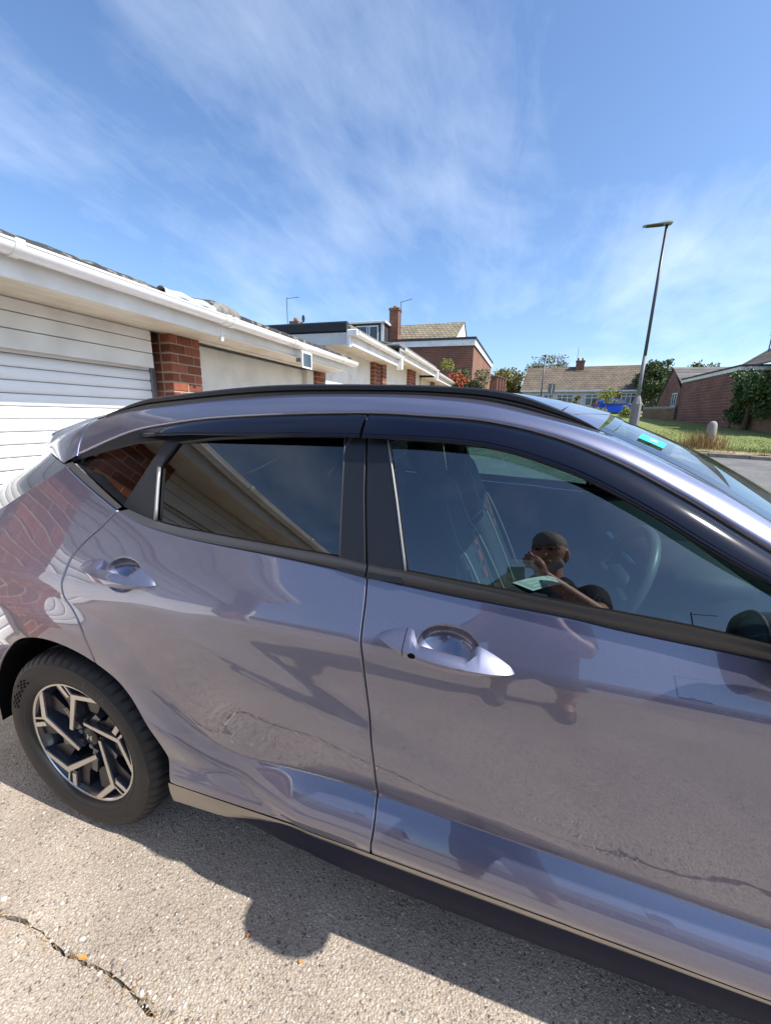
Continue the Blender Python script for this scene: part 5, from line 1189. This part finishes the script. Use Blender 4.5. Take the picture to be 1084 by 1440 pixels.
# ---- bollard with dry grass
bx,by=7.46,13.75;t=thing('stone_bollard',(bx,by,zt(by)+.1),'short round-topped stone bollard in dry grass at the kerb','bollard')
MB().lathe([(.15,-.1),(.145,.3),(.135,.62),(.125,.72),(.10,.80),(.05,.845),(0,.855)],20,lambda r,h,a:(r*math.cos(a),r*math.sin(a),h)).build('post','stone_post',t,True)
q=Vector((bx,by,0))-KA;ku,kv=q.dot(kd),q.dot(kn)
blades('dry_grass','dry_grass',drysp(ku-.15,kv-.2,.33,.2),800,.2,.62,.006,'tall dry straw-coloured grass around the bollard',.4)
blades('verge_grass','dry_grass',drysp(5.5,.4,3.5,.18),1500,.04,.14,.006,'sparse dry grass along the verge behind the kerb',.6)
blades('verge_grass','grass',drysp(7,1.1,4,.35),2600,.05,.14,.007,'green grass tufts fringing the dry verge',.6)
blades('weeds','grass',lambda:(random.uniform(-.9,3.8),random.uniform(11.9,13.5),zt(12.6)+.01),2500,.08,.35,.012,'green weeds along the far end of the driveway',.7)
# ---- houses behind the photographer (seen in the car's reflections)
def back_house(x0,x1,y,ridge,label,chx):
    H=thing('bungalow',(0,0,0),label,'bungalow','houses');MB().box(x0,x1,y-8,y,-.1,2.5).build('wall','brick_wall',H)
    quad(H,'roof','tiles_grey',(x1+.3,y+.4,2.4),(x0-.3,y+.4,2.4),(x0-.3,y-4,ridge),(x1+.3,y-4,ridge));quad(H,'roof','tiles_grey',(x0-.3,y-8.4,2.4),(x1+.3,y-8.4,2.4),(x1+.3,y-4,ridge),(x0-.3,y-4,ridge))
    MB().add([(x,yy,z) for x in(x0,x1) for yy,z in((y,2.45),(y-8,2.45),(y-4,ridge-.05))],[(0,1,2),(3,5,4)]).build('gable','brick_wall',H)
    c=MB().box(chx-.4,chx+.4,y-4.4,y-3.6,ridge-.5,ridge+.9,.01).build('chimney','brick_wall',H);MB().tube([(chx,y-4,ridge+.9),(chx,y-4,ridge+1.2)],.13,8).build('chimney_pot','brick_tan',c,True)
    MB().tube([(chx-.5,y-4,ridge-.3),(chx-.5,y-4,ridge+2.2)],.03,6).build('aerial','steel',H);MB().tube([(chx-.5,y-4,ridge+2.1),(chx+.5,y-4,ridge+2.2)],.02,6).build('aerial_arm','steel',H)
    MB().box(x0-.3,x1+.3,y+.38,y+.48,2.3,2.42).build('gutter','upvc',H)
    for k in range(int((x1-x0)//3)): window(H,(x0+1.0+3*k+1.5,y+.005,1.0),(-1,0,0),1.5,1.1,2)
back_house(3.2,17,-14.5,4.7,'tiled bungalow across the road, mirrored in the driver window',9);back_house(-9,-.3,-15.5,4.9,'tiled bungalow with aerial mirrored at the rear of the driver window',-2.4)
# ================================================================= THE PHOTOGRAPHER (mirrored in the driver window)
mat('skin',(.42,.22,.145),rough=.5,var=(30,3,.3,.7),col2=(.36,.175,.11));mat('hair',(.20,.19,.18),rough=.7,bump=(300,.6,.004));mat('beard',(.30,.28,.26),rough=.8,bump=(300,.6,.003));mat('shirt',(.010,.012,.022),rough=.9,bump=(60,.3,.006));mat('shorts',(.03,.035,.05),rough=.9,bump=(40,.3,.006));mat('shoe',(.05,.05,.055),rough=.6);mat('lens_dark',(.01,.01,.012),rough=.1)
def sweep(segs,vox,name,m,parent,smooth=6):
    b=MB()
    for p0,r0,p1,r1 in segs:
        p0,p1=Vector(p0),Vector(p1);d=p1-p0;pts=[];rad=[]
        u=d.normalized() if d.length>1e-6 else Vector((0,0,1))
        for k in range(5): a=math.pi/2*(1-k/4);pts.append(p0-u*r0*math.sin(a));rad.append(max(.0015,r0*math.cos(a)))
        for k in range(1,4): pts.append(p0+d*k/4);rad.append(r0+(r1-r0)*k/4)
        for k in range(5): a=math.pi/2*k/4;pts.append(p1+u*r1*math.sin(a));rad.append(max(.0015,r1*math.cos(a)))
        b.tube(pts,rad,14)
    o=b.build(name,m,None);md=o.modifiers.new('r','REMESH');md.mode='VOXEL';md.voxel_size=vox;md.use_smooth_shade=True
    s=o.modifiers.new('s','SMOOTH');s.iterations=smooth;s.factor=.5
    bpy.context.view_layer.update();me=bpy.data.meshes.new_from_object(o.evaluated_get(bpy.context.evaluated_depsgraph_get()));bpy.data.objects.remove(o)
    me.materials.clear();me.materials.append(MATS[m]);me.polygons.foreach_set('use_smooth',[True]*len(me.polygons))
    q=bpy.data.objects.new(name,me);COL.objects.link(q);q.parent=parent;return q
PX=1.52
from mathutils import Euler
HR=Euler((R(-18),0,R(18))).to_matrix()
man=thing('person',(0,0,0),'man in dark t-shirt photographing the car, mirrored in the window','person')
hd=Vector((1.500,-1.915,1.725));sh=[Vector((PX-.19,-2.00,1.515)),Vector((PX+.19,-1.98,1.515))]
el=[Vector((1.17,-1.87,1.33)),Vector((1.70,-1.78,1.375))];wr=[Vector((1.285,-1.705,1.40)),Vector((1.465,-1.67,1.495))]
hip=[Vector((PX-.09,-2.0,.93)),Vector((PX+.09,-2.0,.93))];kn_=[Vector((PX-.12,-1.97,.52)),Vector((PX+.15,-1.95,.52))];an=[Vector((PX-.13,-2.0,.09)),Vector((PX+.19,-1.98,.09))]
seg=[(hd+HR@Vector((0,-.012,.028)),.086,hd+HR@Vector((0,.008,.018)),.083),(hd+HR@Vector((0,.012,-.02)),.072,hd+HR@Vector((0,.028,-.078)),.050),(hd+HR@Vector((0,.03,-.09)),.034,hd+HR@Vector((0,.045,-.098)),.026),
 (hd+HR@Vector((0,.080,.022)),.012,hd+HR@Vector((0,.102,-.022)),.015),(hd+HR@Vector((-.02,.086,-.052)),.009,hd+HR@Vector((.02,.086,-.052)),.009),(hd+HR@Vector((-.03,.074,.035)),.014,hd+HR@Vector((.03,.074,.035)),.014),
 (hd+HR@Vector((-.084,-.005,.015)),.012,hd+HR@Vector((-.086,-.012,-.025)),.009),(hd+HR@Vector((.084,-.005,.015)),.012,hd+HR@Vector((.086,-.012,-.025)),.009),
 (hd+HR@Vector((0,-.02,-.07)),.058,(PX,-1.98,1.54),.062),((PX,-2.0,1.45),.10,(PX,-2.0,.95),.12)]
for k in (0,1):
    seg+=[(sh[k],.058,el[k],.044),(el[k],.043,wr[k],.027),(hip[k],.088,kn_[k],.058),(kn_[k],.056,kn_[k].lerp(an[k],.35),.060),(kn_[k].lerp(an[k],.35),.060,an[k],.036),(an[k],.036,an[k]+Vector((0,.12,-.045)),.030)]
# hands: palm, four fingers and a thumb closing on the phone edges
for k,sg in ((0,1),(1,-1)):
    w=wr[k];pc=w+Vector((sg*.022,.028,.035));seg+=[(w,.026,pc,.030),(pc+Vector((0,0,.015)),.022,pc+Vector((0,0,-.03)),.022)]
    for j,l in enumerate((.040,.046,.043,.034)):
        b0=pc+Vector((sg*.006,.014,.032-.020*j));b1=b0+Vector((sg*l*.75,.012,.006));b2=b1+Vector((sg*l*.55,-.016,.003));seg+=[(b0,.0095,b1,.0085),(b1,.0085,b2,.0072)]
    t0=pc+Vector((sg*.0,-.016,.028));t1=t0+Vector((sg*.022,-.022,.028));t2=t1+Vector((sg*.020,.006,.022));seg+=[(t0,.012,t1,.0105),(t1,.0105,t2,.0085)]
body=sweep(seg,.0062,'body','skin',man,3)
sweep([(hd+HR@Vector((0,-.018,.046)),.090,hd+HR@Vector((0,.014,.052)),.080),(hd+HR@Vector((-.03,-.045,0)),.062,hd+HR@Vector((.03,-.045,0)),.062)],.007,'hair','hair',man,2)
sweep([(hd+HR@Vector((-.052,.030,-.06)),.026,hd+HR@Vector((0,.060,-.098)),.029),(hd+HR@Vector((.052,.030,-.06)),.026,hd+HR@Vector((0,.060,-.098)),.029)],.006,'beard','beard',man,2)
for s_ in (-1,1):
    c=hd+HR@Vector((s_*.034,.096,.022));MB().tube([(c.x+.023*math.cos(a),c.y,c.z+.016*math.sin(a)) for a in np.linspace(0,6.283,17)],.0022,5,False).build('glasses_frame','gap_dark',man)
    MB().tube([(c.x-.008,c.y-.014,c.z),(c.x+.008,c.y-.014,c.z)],[.006,.006],8).build('eye','lens_dark',man,True)
    MB().tube([(c.x+s_*.024,c.y,c.z+.004),(hd.x+s_*.084,hd.y,hd.z+.022)],.0025,5).build('glasses_arm','gap_dark',man)
ts=[((PX,-2.0,1.44),.125,(PX,-1.995,1.02),.135),((PX-.10,-2.0,1.42),.105,(PX-.06,-2.0,1.0),.115),((PX+.10,-2.0,1.42),.105,(PX+.06,-2.0,1.0),.115),((PX-.15,-2.0,1.50),.070,(PX+.15,-2.0,1.50),.070),((PX-.05,-1.98,1.55),.068,(PX+.05,-1.98,1.55),.068)]
for k in (0,1): ts.append((sh[k],.078,sh[k].lerp(el[k],.62),.068))
sweep(ts,.010,'t_shirt','shirt',man,5)
sweep([(hip[k]+Vector((0,0,.06)),.115,kn_[k]+Vector((0,0,.07)),.088) for k in (0,1)]+[((PX-.07,-2.0,1.0),.12,(PX+.07,-2.0,1.0),.12)],.010,'shorts','shorts',man,5)
for k in (0,1): sweep([(an[k]+Vector((0,-.03,-.045)),.045,an[k]+Vector((0,.13,-.052)),.040),(an[k]+Vector((0,.13,-.052)),.040,an[k]+Vector((0,.19,-.062)),.030),(an[k],.045,an[k]+Vector((0,0,.0)),.045)],.008,'shoe','shoe',man,3)
# the phone, its face just behind the lens position
ph=thing('phone',CAMP,'black phone held up in both hands, mirrored in the window','phone');ph.matrix_world=cam.matrix_world.copy()
MB().box(-.020,.056,-.128,.022,.006,.0145,.003).build('body','black_satin',ph);MB().box(-.017,.053,-.125,.019,.0146,.0150).build('screen','black_gloss',ph)
MB().tube([(.0,-.012,.0055),(.0,-.012,.0062)],.006,12).build('second_lens','lens_dark',ph)
